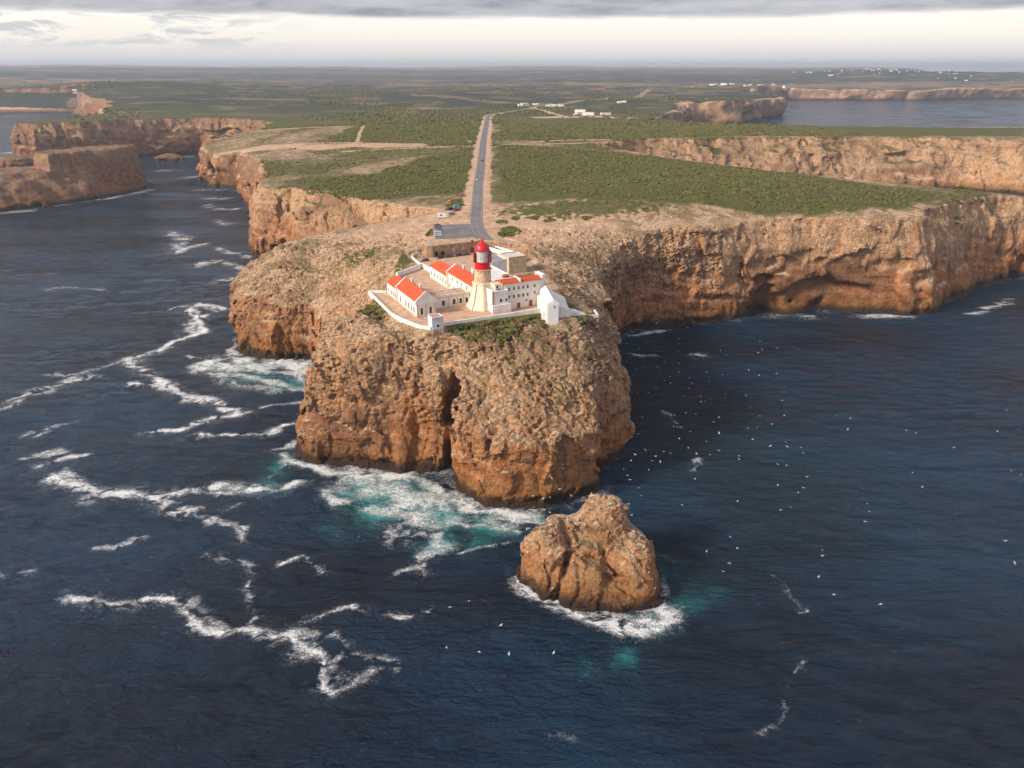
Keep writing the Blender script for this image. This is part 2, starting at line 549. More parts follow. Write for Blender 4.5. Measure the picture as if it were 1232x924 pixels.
FOAM_STREAKS = [   # half width in metres, density, points on the water
    (3.4, 1.0, [(-215.8, 469.0), (-202.0, 447.9), (-191.6, 426.9), (-199.0, 403.3), (-203.2, 389.6), (-214.1, 378.0), (-202.1, 363.4), (-181.3, 347.6), (-160.8, 325.9), (-141.9, 321.0)]),
    (4.5, 0.8, [(-228.6, 469.0), (-213.5, 480.2), (-191.4, 469.0), (-200.9, 447.9), (-198.5, 422.3)]),
    (2.4, 0.9, [(-195.9, 342.2), (-183.6, 342.2), (-171.2, 334.9), (-159.2, 323.0)]),
    (2.6, 0.95, [(-162.4, 289.5), (-146.8, 291.9), (-141.9, 299.4), (-124.8, 307.2), (-139.6, 313.5)]),
    (1.8, 1.0, [(-140.2, 285.5), (-124.6, 287.9), (-109.5, 287.9), (-101.3, 295.2), (-95.3, 296.9)]),
    (4.0, 0.62, [(-247.7, 321.0), (-239.5, 334.9), (-229.0, 347.6), (-219.3, 352.0)]),
    (4.0, 0.55, [(-242.9, 313.5), (-238.0, 324.9), (-231.6, 334.9)]),
    (3.0, 0.45, [(-246.3, 356.5), (-236.2, 354.2), (-226.5, 356.5), (-216.0, 370.6), (-213.5, 376.8)]),
    (3.0, 0.45, [(-216.1, 285.5), (-208.1, 294.4), (-197.7, 299.4)]),
    (2.0, 0.55, [(-209.6, 283.1), (-206.0, 289.5)]),
    (2.6, 0.85, [(-192.0, 257.9), (-186.6, 266.9), (-177.7, 268.3)]),
    (2.4, 0.65, [(-202.4, 265.5), (-194.2, 270.4), (-190.8, 271.9)]),
    (3.4, 1.0, [(-179.8, 248.9), (-166.0, 242.1), (-154.2, 238.5), (-142.2, 238.5), (-134.0, 235.0)]),
    (4, 0.6, [(-179.5, 256.6), (-169.3, 247.0), (-158.1, 235.0)]),
    (2.4, 1.0, [(-134.0, 235.0), (-125.6, 240.3), (-116.4, 242.1), (-101.8, 241.5), (-88.4, 241.5), (-80.7, 246.4)]),
    (2.6, 1.0, [(-131.8, 232.1), (-119.0, 224.4), (-115.2, 227.7)]),
    (2.2, 0.7, [(-115.7, 226.6), (-108.5, 219.7)]),
    (1.8, 0.75, [(-110.1, 223.9), (-96.1, 215.6), (-91.8, 208.7)]),
    (1.6, 0.7, [(-103.8, 228.2), (-100.2, 232.1)]),
    (1.6, 0.6, [(-140.6, 204.0), (-132.6, 205.4), (-127.5, 209.7)]),
    (1.2, 0.8, [(-100.7, 200.8), (-87.6, 196.3), (-82.9, 190.4)]),
    (1.1, 0.8, [(-75.4, 196.3), (-68.6, 199.4), (-63.9, 191.6)]),
    (1.8, 0.7, [(-163.2, 189.5), (-156.3, 191.6)]),
    (1.7, 1.0, [(-135.1, 180.3), (-120.3, 175.8), (-109.3, 178.0), (-104.3, 178.8)]),
    (1.5, 0.95, [(-104.0, 178.0), (-99.9, 176.2), (-93.2, 168.2), (-83.8, 162.5), (-75.4, 164.1), (-66.5, 161.5), (-60.4, 162.5), (-54.9, 153.9), (-52.0, 144.8), (-47.5, 141.4)]),
    (2.4, 0.5, [(-98.5, 176.9), (-89.4, 169.6), (-85.2, 166.2)]),
    (1.0, 0.85, [(-61.6, 167.2), (-54.8, 173.2), (-49.1, 174.3), (-36.0, 172.1), (-28.5, 171.4), (-22.8, 175.8)]),
    (1.3, 0.75, [(-80.8, 186.3), (-79.2, 175.8), (-75.8, 170.7), (-76.6, 167.9)]),
    (1.5, 0.9, [(-49.2, 145.9), (-47.9, 148.2), (-44.4, 147.3)]),
    (2.5, 0.55, [(-58.6, 154.8), (-51.0, 151.7), (-45.8, 159.5), (-51.4, 163.8), (-59.1, 161.2)]),
    (2.0, 0.45, [(-47.5, 141.4), (-40.9, 146.5), (-32.7, 150.3), (-40.3, 154.8), (-47.8, 157.9)]),
    (1.0, 0.65, [(-36.6, 189.9), (-31.2, 193.3), (-26.0, 195.0)]),
    (0.8, 0.6, [(-21.0, 200.3), (-11.4, 203.1), (-1.7, 206.3)]),
    (4.5, 1.0, [(-64.3, 250.1), (-54.5, 250.1), (-45.1, 253.3), (-32.9, 248.2), (-27.3, 239.7), (-22.1, 233.8)]),
    (5.5, 0.72, [(-56.1, 240.9), (-42.5, 235.0), (-32.5, 229.3), (-34.6, 221.2), (-42.3, 213.6)]),
    (3.5, 0.75, [(-44.3, 226.6), (-33.1, 235.0), (-23.2, 228.2)]),
    (2.6, 1.0, [(-22.2, 235.0), (-10.9, 226.0), (-3.0, 224.4), (3.0, 223.4), (10.2, 222.8)]),
    (2.5, 0.8, [(-70.5, 238.5), (-65.5, 233.3), (-59.2, 232.7)]),
    (3.0, 0.6, [(-27.8, 213.6), (-23.9, 201.7), (-28.7, 200.3)]),
    (2.2, 0.6, [(-22.7, 221.2), (-13.5, 217.6), (-4.7, 217.6), (1.7, 213.6)]),
    (2.2, 0.9, [(-96.4, 270.4), (-89.1, 262.7), (-79.5, 258.6), (-72.2, 256.0), (-61.5, 252.7)]),
    (3.0, 0.7, [(-99.2, 274.1), (-95.0, 277.8), (-87.7, 270.4)]),
    (2.2, 0.5, [(-97.8, 250.1), (-92.4, 256.6), (-86.6, 260.0)]),
    (1.8, 0.75, [(-29.2, 195.0), (-25.7, 192.5)]),
    (6.0, 1.0, [(-167.4, 368.2), (-159.2, 383.1), (-144.2, 373.0), (-129.0, 368.2), (-115.5, 368.2), (-108.3, 361.1)]),
    (5.0, 1.0, [(-128.2, 373.0), (-126.5, 383.1), (-119.1, 368.2), (-108.7, 350.9)]),
    (4.0, 0.7, [(-155.4, 356.5), (-136.9, 350.9), (-117.4, 343.2), (-104.5, 334.9)]),
    (2.5, 0.6, [(-117.3, 315.4), (-109.0, 321.0), (-101.8, 323.0)]),
    (2.0, 0.6, [(-182.0, 383.1), (-174.4, 378.0)]),
    (7.0, 0.62, [(-61.4, 243.9), (-46.3, 239.7), (-30.0, 235.0)]),
    (7.0, 0.6, [(-50.7, 228.2), (-34.8, 222.8), (-20.9, 217.6)]),
    (5.0, 0.55, [(-33.6, 213.6), (-24.3, 206.3)]),
    (6.0, 0.6, [(-16.8, 222.8), (-1.8, 217.6)]),
    (7.5, 0.85, [(-162.9, 368.2), (-141.8, 365.8), (-119.0, 356.5), (-104.9, 347.6)]),
    (6.0, 0.8, [(-130.5, 373.0), (-114.6, 368.2)]),
    (6.0, 0.5, [(-148.7, 347.6), (-119.1, 334.9)]),
    (1.8, 1.0, [(1.6, 187.5), (3.1, 184.2), (6.1, 180.3), (11.1, 178.0), (18.3, 172.1), (25.3, 168.6), (32.9, 167.2), (39.9, 168.6), (44.5, 167.2), (47.9, 170.0)]),
    (2.6, 0.9, [(28.8, 167.2), (36.9, 165.2), (44.2, 165.8), (47.7, 171.4), (44.6, 174.3)]),
    (1.0, 0.8, [(2.7, 190.8), (1.3, 186.7)]),
    (1.0, 0.3, [(80.3, 192.0), (84.2, 184.6), (88.6, 175.4)]),
    (0.9, 0.36, [(80.0, 152.0), (72.7, 147.3), (70.5, 144.2), (69.0, 137.7), (67.5, 131.6), (60.2, 127.7)]),
    (0.8, 0.5, [(86.6, 174.0), (89.0, 175.1)]),
    (0.8, 0.5, [(79.0, 151.7), (80.7, 152.7)]),
    (1.5, 0.55, [(71.1, 309.9), (73.2, 301.1), (74.0, 291.9)]),
    (1.2, 0.7, [(69.7, 260.0), (73.5, 264.8), (72.2, 256.0)]),
    (0.8, 0.35, [(10.5, 128.9), (15.9, 128.7)]),
    (4.0, 0.9, [(226.1, 453.0), (240.4, 454.7), (255.8, 453.0)]),
    (2.5, 0.8, [(300.9, 458.2), (315.4, 467.2), (335.7, 482.1), (347.5, 491.8)]),
    (2.8, 1.0, [(100.8, 383.1), (106.9, 383.1)]),
    (2.2, 0.7, [(61.4, 410.4), (69.7, 416.3), (86.1, 423.8), (94.0, 425.3)]),
    (1.8, 0.6, [(57.7, 400.5), (60.7, 387.0), (81.2, 383.1)]),
    (2, 0.6, [(186.3, 454.7), (199.8, 454.7)]),
    (6, 0.8, [(-294.3, 634.1), (-290.4, 653.4), (-281.6, 663.5)]),
    (6, 0.75, [(-257.2, 584.6), (-245.7, 601.3), (-224.0, 584.6), (-207.0, 563.7)]),
    (5, 0.75, [(-262.8, 643.6), (-239.0, 627.9), (-224.6, 612.8)]),
    (5, 0.7, [(-314.3, 777.6), (-294.1, 755.5), (-286.8, 764.2)]),
    (6, 0.55, [(-221.2, 534.7), (-214.0, 546.4), (-203.7, 553.7)]),
    (7, 0.6, [(-380.4, 921.6), (-359.4, 909.2), (-343.4, 921.6)]),
    (7, 0.55, [(-446.1, 1002.6), (-409.9, 981.1)]),
    (5, 0.7, [(-360.9, 868.4), (-331.5, 841.3), (-314.5, 841.3)]),
    (5, 0.6, [(-396.2, 988.2), (-360.6, 974.2)]),
    (4, 0.5, [(-337.0, 516.8), (-321.2, 521.1), (-300.6, 516.8)]),
    (5, 0.6, [(-565.3, 815.7), (-540.8, 836.1), (-524.2, 891.3), (-489.4, 921.6), (-473.1, 981.1)]),
    (5, 1.0, [(-490.4, 927.9), (-484.1, 953.8), (-476.3, 988.2)]),
    (10, 0.8, [(-909.6, 1351.9), (-921.0, 1405.4), (-960.0, 1493.6)]),
    (10, 0.7, [(-833.8, 1233.9), (-797.6, 1202.2)]),
    (14, 1.0, [(-1667.6, 2532.4), (-1585.8, 2576.5), (-1481.2, 2576.5)]),
    (14, 0.7, [(-1487.3, 2370.1), (-1343.8, 2296.3), (-1376.8, 2408.8)]),
    (10, 0.6, [(-558.2, 1172.0), (-529.8, 1172.0), (-487.3, 1162.3)]),
    (10, 0.7, [(-627.4, 1364.9), (-603.1, 1378.2), (-561.1, 1351.9)]),
    (6, 0.6, [(-478.9, 1089.6), (-477.5, 1115.8), (-458.2, 1098.2)]),
    (7, 0.7, [(-333.8, 714.5), (-307.7, 684.5), (-298.8, 650.1)]),
]
AERATED = [   # radius, strength, centre
    (14, 0.9, (-46.0, 237.9)),
    (12, 0.9, (-22.9, 223.9)),
    (11, 0.7, (-134.3, 356.5)),
    (9, 0.8, (-108.9, 343.2)),
    (9, 1.0, (-59.2, 240.9)),
    (10, 1.0, (-36.2, 235.0)),
    (8, 1, (-46.9, 223.9)),
    (8, 1.0, (-21.4, 223.9)),
    (7, 0.9, (-4.7, 216.1)),
    (6, 0.8, (-24.3, 206.3)),
    (6, 0.6, (-11.6, 206.3)),
    (8, 0.7, (-91.7, 260.0)),
    (9, 0.5, (-96.2, 247.0)),
    (9, 0.8, (-121.6, 343.2)),
    (10, 0.6, (-139.0, 350.9)),
    (6, 0.35, (63.4, 181.5)),
    (6, 0.4, (53.5, 175.1)),
    (6, 0.6, (33.7, 153.6)),
    (7, 0.6, (43.5, 168.6)),
    (6, 0.3, (16.7, 151.7)),
    (8, 0.35, (-59.8, 213.6)),
    (8, 0.3, (68.4, 407.5)),
    (12, 0.3, (49.0, 190.8)),
    (15, 0.15, (82.4, 213.6)),
]


# ------------------------------------------------------------------ coastlines (metres, waterline)
MAINLAND = [(49, 272), (44, 262), (36.8, 256.6), (34.3, 240), (24, 231), (10.3, 226.6), (0, 226), (-8.6, 228), (-18, 234), (-24.3, 241), (-26, 252), (-30, 253),
            (-40, 255), (-48.6, 257), (-62.9, 254.5), (-76, 257.5), (-86.5, 263), (-89, 280), (-84, 300), (-83, 322), (-90, 346), (-103, 362), (-111.7, 376),
            (-120, 375), (-129.5, 373), (-145, 380), (-156, 386), (-161, 393), (-164, 408), (-160, 425), (-148, 440), (-125, 455), (-95, 470), (-66, 484), (-62, 492),
            (-72, 500), (-95, 515), (-130, 545), (-160, 575), (-190, 602), (-212, 610), (-224, 619), (-232, 640), (-240, 690), (-262, 760), (-300, 840), (-335, 920),
            (-352, 970), (-368, 995), (-390, 1000), (-408, 1010), (-430, 1050), (-455, 1095), (-470, 1134), (-440, 1180), (-420, 1240), (-430, 1320), (-470, 1380),
            (-530, 1415), (-589, 1434), (-640, 1400), (-671, 1378), (-730, 1320), (-800, 1280), (-850, 1290), (-870, 1330), (-840, 1420), (-860, 1600), (-1000, 1900),
            (-1150, 2200), (-1330, 2450), (-1420, 2560), (-1549, 2718), (-1787, 2718), (-2600, 2690), (-4500, 2900), (-30000, 4000), (-30000, 30000), (14000, 30000),
            (12500, 25000), (5000, 9500), (4000, 7600), (4600, 7200), (7500, 7000), (7500, 5000), (5500, 4300), (4400, 4000), (3400, 4100), (2633, 4036), (2200, 3900), (2000, 3800), (1600, 3800), (1316, 3831), (1100, 3600), (950, 3100),
            (880, 2750), (900, 2600), (864, 2532), (780, 2420), (700, 2260), (640, 2195), (590, 2180), (539, 2194), (470, 2150), (440, 2050), (400, 1800), (330, 1600),
            (280, 1450), (300, 1320), (380, 1262), (500, 1235), (700, 1225), (900, 1225), (1000, 1180), (1000, 1060), (900, 980), (800, 945), (700, 935), (645, 942),
            (597, 985), (500, 992), (400, 985), (300, 968), (230, 958), (170, 950), (135, 945), (112, 925), (122, 885), (150, 830), (200, 760), (250, 700), (300, 640),
            (350, 598), (400, 590), (450, 592), (465, 575), (450, 555), (420, 545), (392, 545), (373, 541), (360, 530), (334, 512), (312, 495), (289, 478), (272, 455),
            (255, 452), (221, 449.6), (190, 450), (150, 449), (135, 443), (112, 438), (92, 434), (74, 428), (67, 420), (57, 407), (52, 380), (47, 340), (46, 300)]
ISLAND = [(-600, 800), (-568, 821), (-535, 862), (-503, 912), (-480, 992), (-488, 1025), (-520, 1040), (-560, 1020), (-600, 980), (-650, 930), (-690, 880), (-680, 820), (-640, 795)]
STACK = [(2, 190), (4, 183), (12, 178), (20, 174), (30, 171.5), (41, 172), (45, 181), (44, 195), (36, 205), (20, 207), (8, 201)]
# the walled ground of the lighthouse station
STATION = [(-63, 313), (-47.8, 280), (-32, 261), (-25.8, 268), (0.3, 279), (14, 284), (20, 276), (34, 284), (30, 300), (22, 312), (15, 345), (4, 398), (-30, 397), (-52, 385), (-56, 375), (-44, 357), (-53, 338), (-57, 322)]
ROAD = [(-6.5, 384), (-9.5, 392), (-14, 404), (-18.5, 420), (-21.2, 440), (-22.6, 462), (-23.6, 500), (-25, 540), (-27, 600), (-28.5, 680), (-30.5, 760), (-33, 860), (-36, 973), (-40, 1200), (-44.5, 1400), (-46, 1478),
        (-42, 1530), (-27, 1572), (-6, 1625), (16, 1679), (35, 1735), (46, 1782), (52, 1850), (62, 1950), (110, 2050), (260, 2200), (420, 2600), (560, 3200)]
LANE = [(46, 1782), (53, 1740), (62, 1690), (70, 1640), (80, 1570), (95, 1500), (125, 1470), (160, 1480)]
CARPARK = [(-47.5, 442), (-23, 442), (-20.5, 420), (-16, 403), (-30, 404), (-43, 406)]

main_top = thin_plate([
    (-85, 275, 49), (-74, 290, 50), (-66, 264, 51), (-50, 262, 54), (-86, 300, 32), (-78, 314, 37), (-88, 345, 22), (-74, 335, 36), (-66, 322, 48),
    (10, 231, 28), (-8, 233, 30), (28, 240, 26), (33, 248, 32), (43, 276, 40), (2, 245, 40), (15, 258, 50), (5, 264, 55), (-14, 256, 52), (-18, 240, 36), (30, 264, 50), (37, 288, 49), (26, 276, 55),
    (33, 340, 51), (48, 330, 41), (50, 300, 44), (55, 390, 44), (66, 418, 50), (78, 440, 60), (20, 385, 58), (0, 410, 60), (22, 350, 55), (32, 305, 54), (30, 450, 62), (58, 442, 61), (45, 415, 57), (40, 370, 52),
    (-157, 396, 31), (-142, 386, 31), (-128, 382, 31), (-113, 386, 33), (-140, 405, 42), (-150, 425, 47), (-120, 428, 52), (-100, 455, 57), (-92, 400, 45), (-76, 360, 40), (-105, 400, 40), (-75, 385, 54),
    (-60, 400, 58), (-40, 440, 61.5), (-62, 465, 60), (-45, 490, 61.5), (-95, 525, 60.5), (-140, 565, 59), (-190, 615, 57), (-220, 640, 56), (-210, 700, 57), (-150, 640, 61), (-90, 600, 62),
    (110, 450, 61.5), (160, 470, 62), (220, 470, 62), (270, 480, 62), (330, 530, 62), (375, 558, 60), (415, 560, 54), (450, 572, 46), (300, 600, 62), (0, 600, 63), (120, 650, 63), (0, 780, 64), (-30, 520, 62.5),
    (-250, 800, 57), (-300, 880, 54), (-340, 960, 50), (-380, 1030, 46), (-420, 1080, 44), (-360, 1080, 56), (-300, 1100, 60), (-200, 950, 61), (-150, 800, 62), (-440, 1130, 46),
    (0, 1000, 65), (100, 900, 64), (0, 1250, 65), (300, 1050, 64), (600, 1050, 63), (800, 1100, 63), (700, 1190, 62), (400, 1200, 63), (950, 1100, 62), (-600, 1460, 62), (-780, 1310, 61), (-450, 1400, 63), (-200, 1300, 65), (900, 1300, 60), (-900, 1300, 60), (-700, 1600, 62), (300, 1500, 62), (0, 1600, 64), (-520, 1430, 62)])
HIGH_BLOCK = [(-552, 905), (-530, 927), (-508, 957), (-489, 988), (-495, 1012), (-520, 1024), (-560, 1002), (-592, 960), (-580, 922)]
LOW_BLOCK = [(-645, 885), (-606, 858), (-578, 872), (-550, 905), (-590, 965), (-640, 935)]


def island_top(x, y):
    bench = 26 * ss(-2, 34, signed_distance(ISLAND, x, y) + 7 * perlin(x / 18, y / 18, 0 * x, 94)) + 2
    k1 = ss(-3, 5, signed_distance(LOW_BLOCK, x, y) + 11 * perlin(x / 22, y / 22, 0 * x, 95)); k2 = ss(-3, 4, signed_distance(HIGH_BLOCK, x, y) + 8 * perlin(x / 20, y / 20, 0 * x, 96))
    h = bench * (1 - k1) + np.maximum(bench, 35) * k1
    return h * (1 - k2) + (54 + 0.02 * (x + 520)) * k2


stack_top = thin_plate([(5, 190, 9), (10, 193, 17), (16, 196, 20), (22, 195, 15), (27, 197, 27), (30, 199, 29), (33, 196, 24), (37, 192, 15), (42, 187, 12), (25, 188, 13), (20, 181, 13), (13, 184, 15), (30, 177, 9), (38, 177, 9), (27, 205, 18), (14, 203, 14), (42, 197, 14), (42, 183, 13), (40, 176, 10), (9, 187, 15), (20, 199, 19), (36, 200, 19), (22, 188, 15), (33, 183, 12)])
# hollows in the cliffs: centre, radii
CAVES = [((-25.0, 249, 7), (2.2, 11, 17)), ((-23.0, 254, 27), (4.6, 19, 11)), ((-21.0, 254, 35), (3.4, 12, 8)), ((-26.5, 247, 0), (4.0, 10, 8)),
         ((208, 447, 8), (58, 19, 27)), ((182, 450, 33), (22, 11, 8)), ((164, 453, 8), (14, 14, 14)), ((245, 455, 34), (18, 7, 6)), ((391, 541, 7), (14, 14, 15)), ((345, 516, 36), (12, 7, 12)),
         ((130, 930, 44), (22, 22, 12)), ((520, 1000, 40), (34, 20, 11)), ((-560, 1406, 38), (60, 34, 15)), ((-500, 1392, 14), (60, 22, 12)), ((-172, 596, 38), (12, 8, 8)), ((-120, 535, 20), (14, 9, 7)), ((-190, 606, 6), (16, 9, 9)),
         ((33.5, 250, 8), (7, 7, 13)), ((58, 395, 10), (8, 10, 16)), ((-127, 374, 9), (3, 6, 14)), ((-408, 1030, 20), (20, 26, 14)), ((700, 2262, 18), (40, 40, 26)), ((430, 1950, 20), (60, 60, 24)), ((3000, 4060, 18), (120, 60, 20))]


def far_hills(x, y):
    d = np.hypot(x, y)
    g = ss(2500, 9000, d)
    n = fbm(x / 5200, y / 3400, 0 * x, 4, 40)
    base = 26 + 44 * n + 30 * ss(5000, 12000, d)
    left = 34 * ss(-0.28, -0.62, x / np.maximum(y, 1)) * ss(4500, 8000, d)
    vill = 52 * np.exp(-((x - 2950) / 900) ** 2 - ((y - 6400) / 700) ** 2) - 25 * ss(0.40, 0.55, x / np.maximum(y, 1)) * ss(6500, 8500, d)
    low = -16 * ss(1200, 1500, x) * ss(5200, 4000, y)
    return g * base + g * left + vill + low


def land_height(x, y):
    near = np.clip(main_top(x, np.minimum(y, 1700)), 12, 68)
    k = ss(1250, 1500, np.hypot(x, y))
    hill = 34 * np.exp(-((x + 1500) / 420) ** 2 - ((y - 3000) / 420) ** 2) + 10 * fbm(x / 420, y / 420, 0 * x, 3, 60) * ss(1400, 2200, y)
    h = near * (1 - k) + k * (62 + far_hills(x, y) + hill)
    return h


def flat_mask(x, y):
    """1 on made ground (station, road, car park), 0 on wild ground"""
    m = ss(-7, 0.5, signed_distance(STATION, x, y))
    r = np.minimum(line_distance(ROAD, x, y), line_distance(LANE, x, y))
    m = np.maximum(m, ss(13, 6.5, r) * (y > 398))
    m = np.maximum(m, ss(-8, 1, signed_distance(CARPARK, x, y)))
    return m


def main_height(x, y):
    h = land_height(x, y)
    sd_ = signed_distance(STATION, x, y)
    m = ss(-2.5, 0.2, sd_)
    h = np.where(y < 320, np.minimum(h, 55.2 - 0.10 * sd_ * (sd_ < 0) * -1) * ss(-14, -4, sd_) + h * (1 - ss(-14, -4, sd_)), h)
    return h * (1 - m) + 57.0 * m


def lean_at(x, y):
    l = 0.06 + 0.0 * x
    l = l + 0.50 * ss(850, 960, y) * ss(105, 200, x) * ss(1080, 1030, y)
    l = l + 0.16 * ss(120, 200, x) * ss(640, 500, y) * ss(400, 440, y) + 0.22 * ss(270, 380, x) * ss(640, 500, y)
    l = l + 0.16 * ss(-55, -80, x) * ss(310, 290, y)
    l = l + 0.10 * ss(-200, -150, x) * ss(-100, -120, x) * ss(350, 370, y)
    l = l + 0.18 * ss(480, 600, y) * ss(-50, -150, x)
    l = l + 2.6 * ss(-1450, -1530, x) * (y > 2300)
    return l


def rock_wall_noise(x, y, z, far, knob=1.0):
    """metres the cliff face stands out (+) or in (-)"""
    if far >= 2:
        n = 24 * fbm(x / 190, y / 190, z / 160, 4, 1, 0.6)
        n = n - 14 * ss(0, 0.4, perlin(x / 300, y / 300, 0 * z, 18)) * np.clip(1 - np.abs(perlin(x / 90, y / 90, z / 200, 9)) / 0.2, 0, 1)
        return n
    n = 3.6 * perlin(x / 40, y / 40, z / 52, 1) + 1.6 * perlin(x / 17, y / 17, z / 22, 2)
    wx_, wy_ = 2.2 * perlin(x / 9, y / 9, z / 9, 61), 2.2 * perlin(x / 9, y / 9, z / 9, 62)
    hi = ss(14, 40, z + 10 * perlin(x / 25, y / 25, z / 40, 64))
    n = n + 2.6 * blocks((x + wx_) / 13, (y + wy_) / 13, z / 21, 1) + (0.55 + 0.45 * hi) * blocks((x + wx_) / 6.0, (y + wy_) / 6.0, (z + 0.3 * x) / 6.5, 2)
    sparse = ss(-0.1, 0.35, perlin(x / 45, y / 45, z / 60, 16))
    n = n - 3.2 * sparse * np.clip(1 - np.abs(perlin(x / 26, y / 26, z / 95, 8)) / 0.07, 0, 1)
    n = n - 1.2 * np.clip(1 - np.abs(perlin(x / 11, y / 11, z / 24, 12)) / 0.11, 0, 1)
    n = n + 0.5 * perlin(x / 8, y / 8, z / 8, 3)
    n = n + (1 - hi) * 1.2 * blocks((x + 2 * wx_) / 18, (y + 2 * wy_) / 18, z / 9, 9, 0.7)
    warp = 7.0 * perlin(x / 48, y / 48, z / 48, 14) + 0.16 * x
    n = n + 1.0 * perlin(x / 60, y / 60, (z + warp) / 3.3, 4) + 1.3 * perlin(x / 80, y / 80, (z + warp) / 8.5, 15)
    if far == 0:
        amp = knob * (0.25 + 0.75 * hi) * (0.45 + 0.9 * ss(-0.3, 0.4, perlin(x / 21, y / 21, z / 18, 17)))
        n = n + amp * (0.62 * blocks(x / 3.4, y / 3.4, z / 2.8, 3) + 0.35 * np.abs(perlin(x / 4.6, y / 4.6, z / 4.0, 5)) - 0.1)
    else:
        n = n * 1.5
    return n


def rough_top(x, y, far):
    """bumps of the bare rocky upper surfaces"""
    n = 1.1 * perlin(x / 16, y / 16, 0 * x, 20) + 0.5 * np.abs(perlin(x / 7, y / 7, 0 * x, 21)) + 0.6 * blocks(x / 7, y / 5, 0 * x, 6, 1.2) - 1.5 * np.clip(1 - np.abs(perlin(x / 11, y / 8, 0 * x, 22)) / 0.12, 0, 1)
    if far == 0:
        n = n + 0.42 * blocks(x / 2.6, y / 2.2, 0 * x, 7, 1.1) + 0.3 * np.abs(perlin(x / 3.0, y / 3.0, 0 * x, 23))
    return n


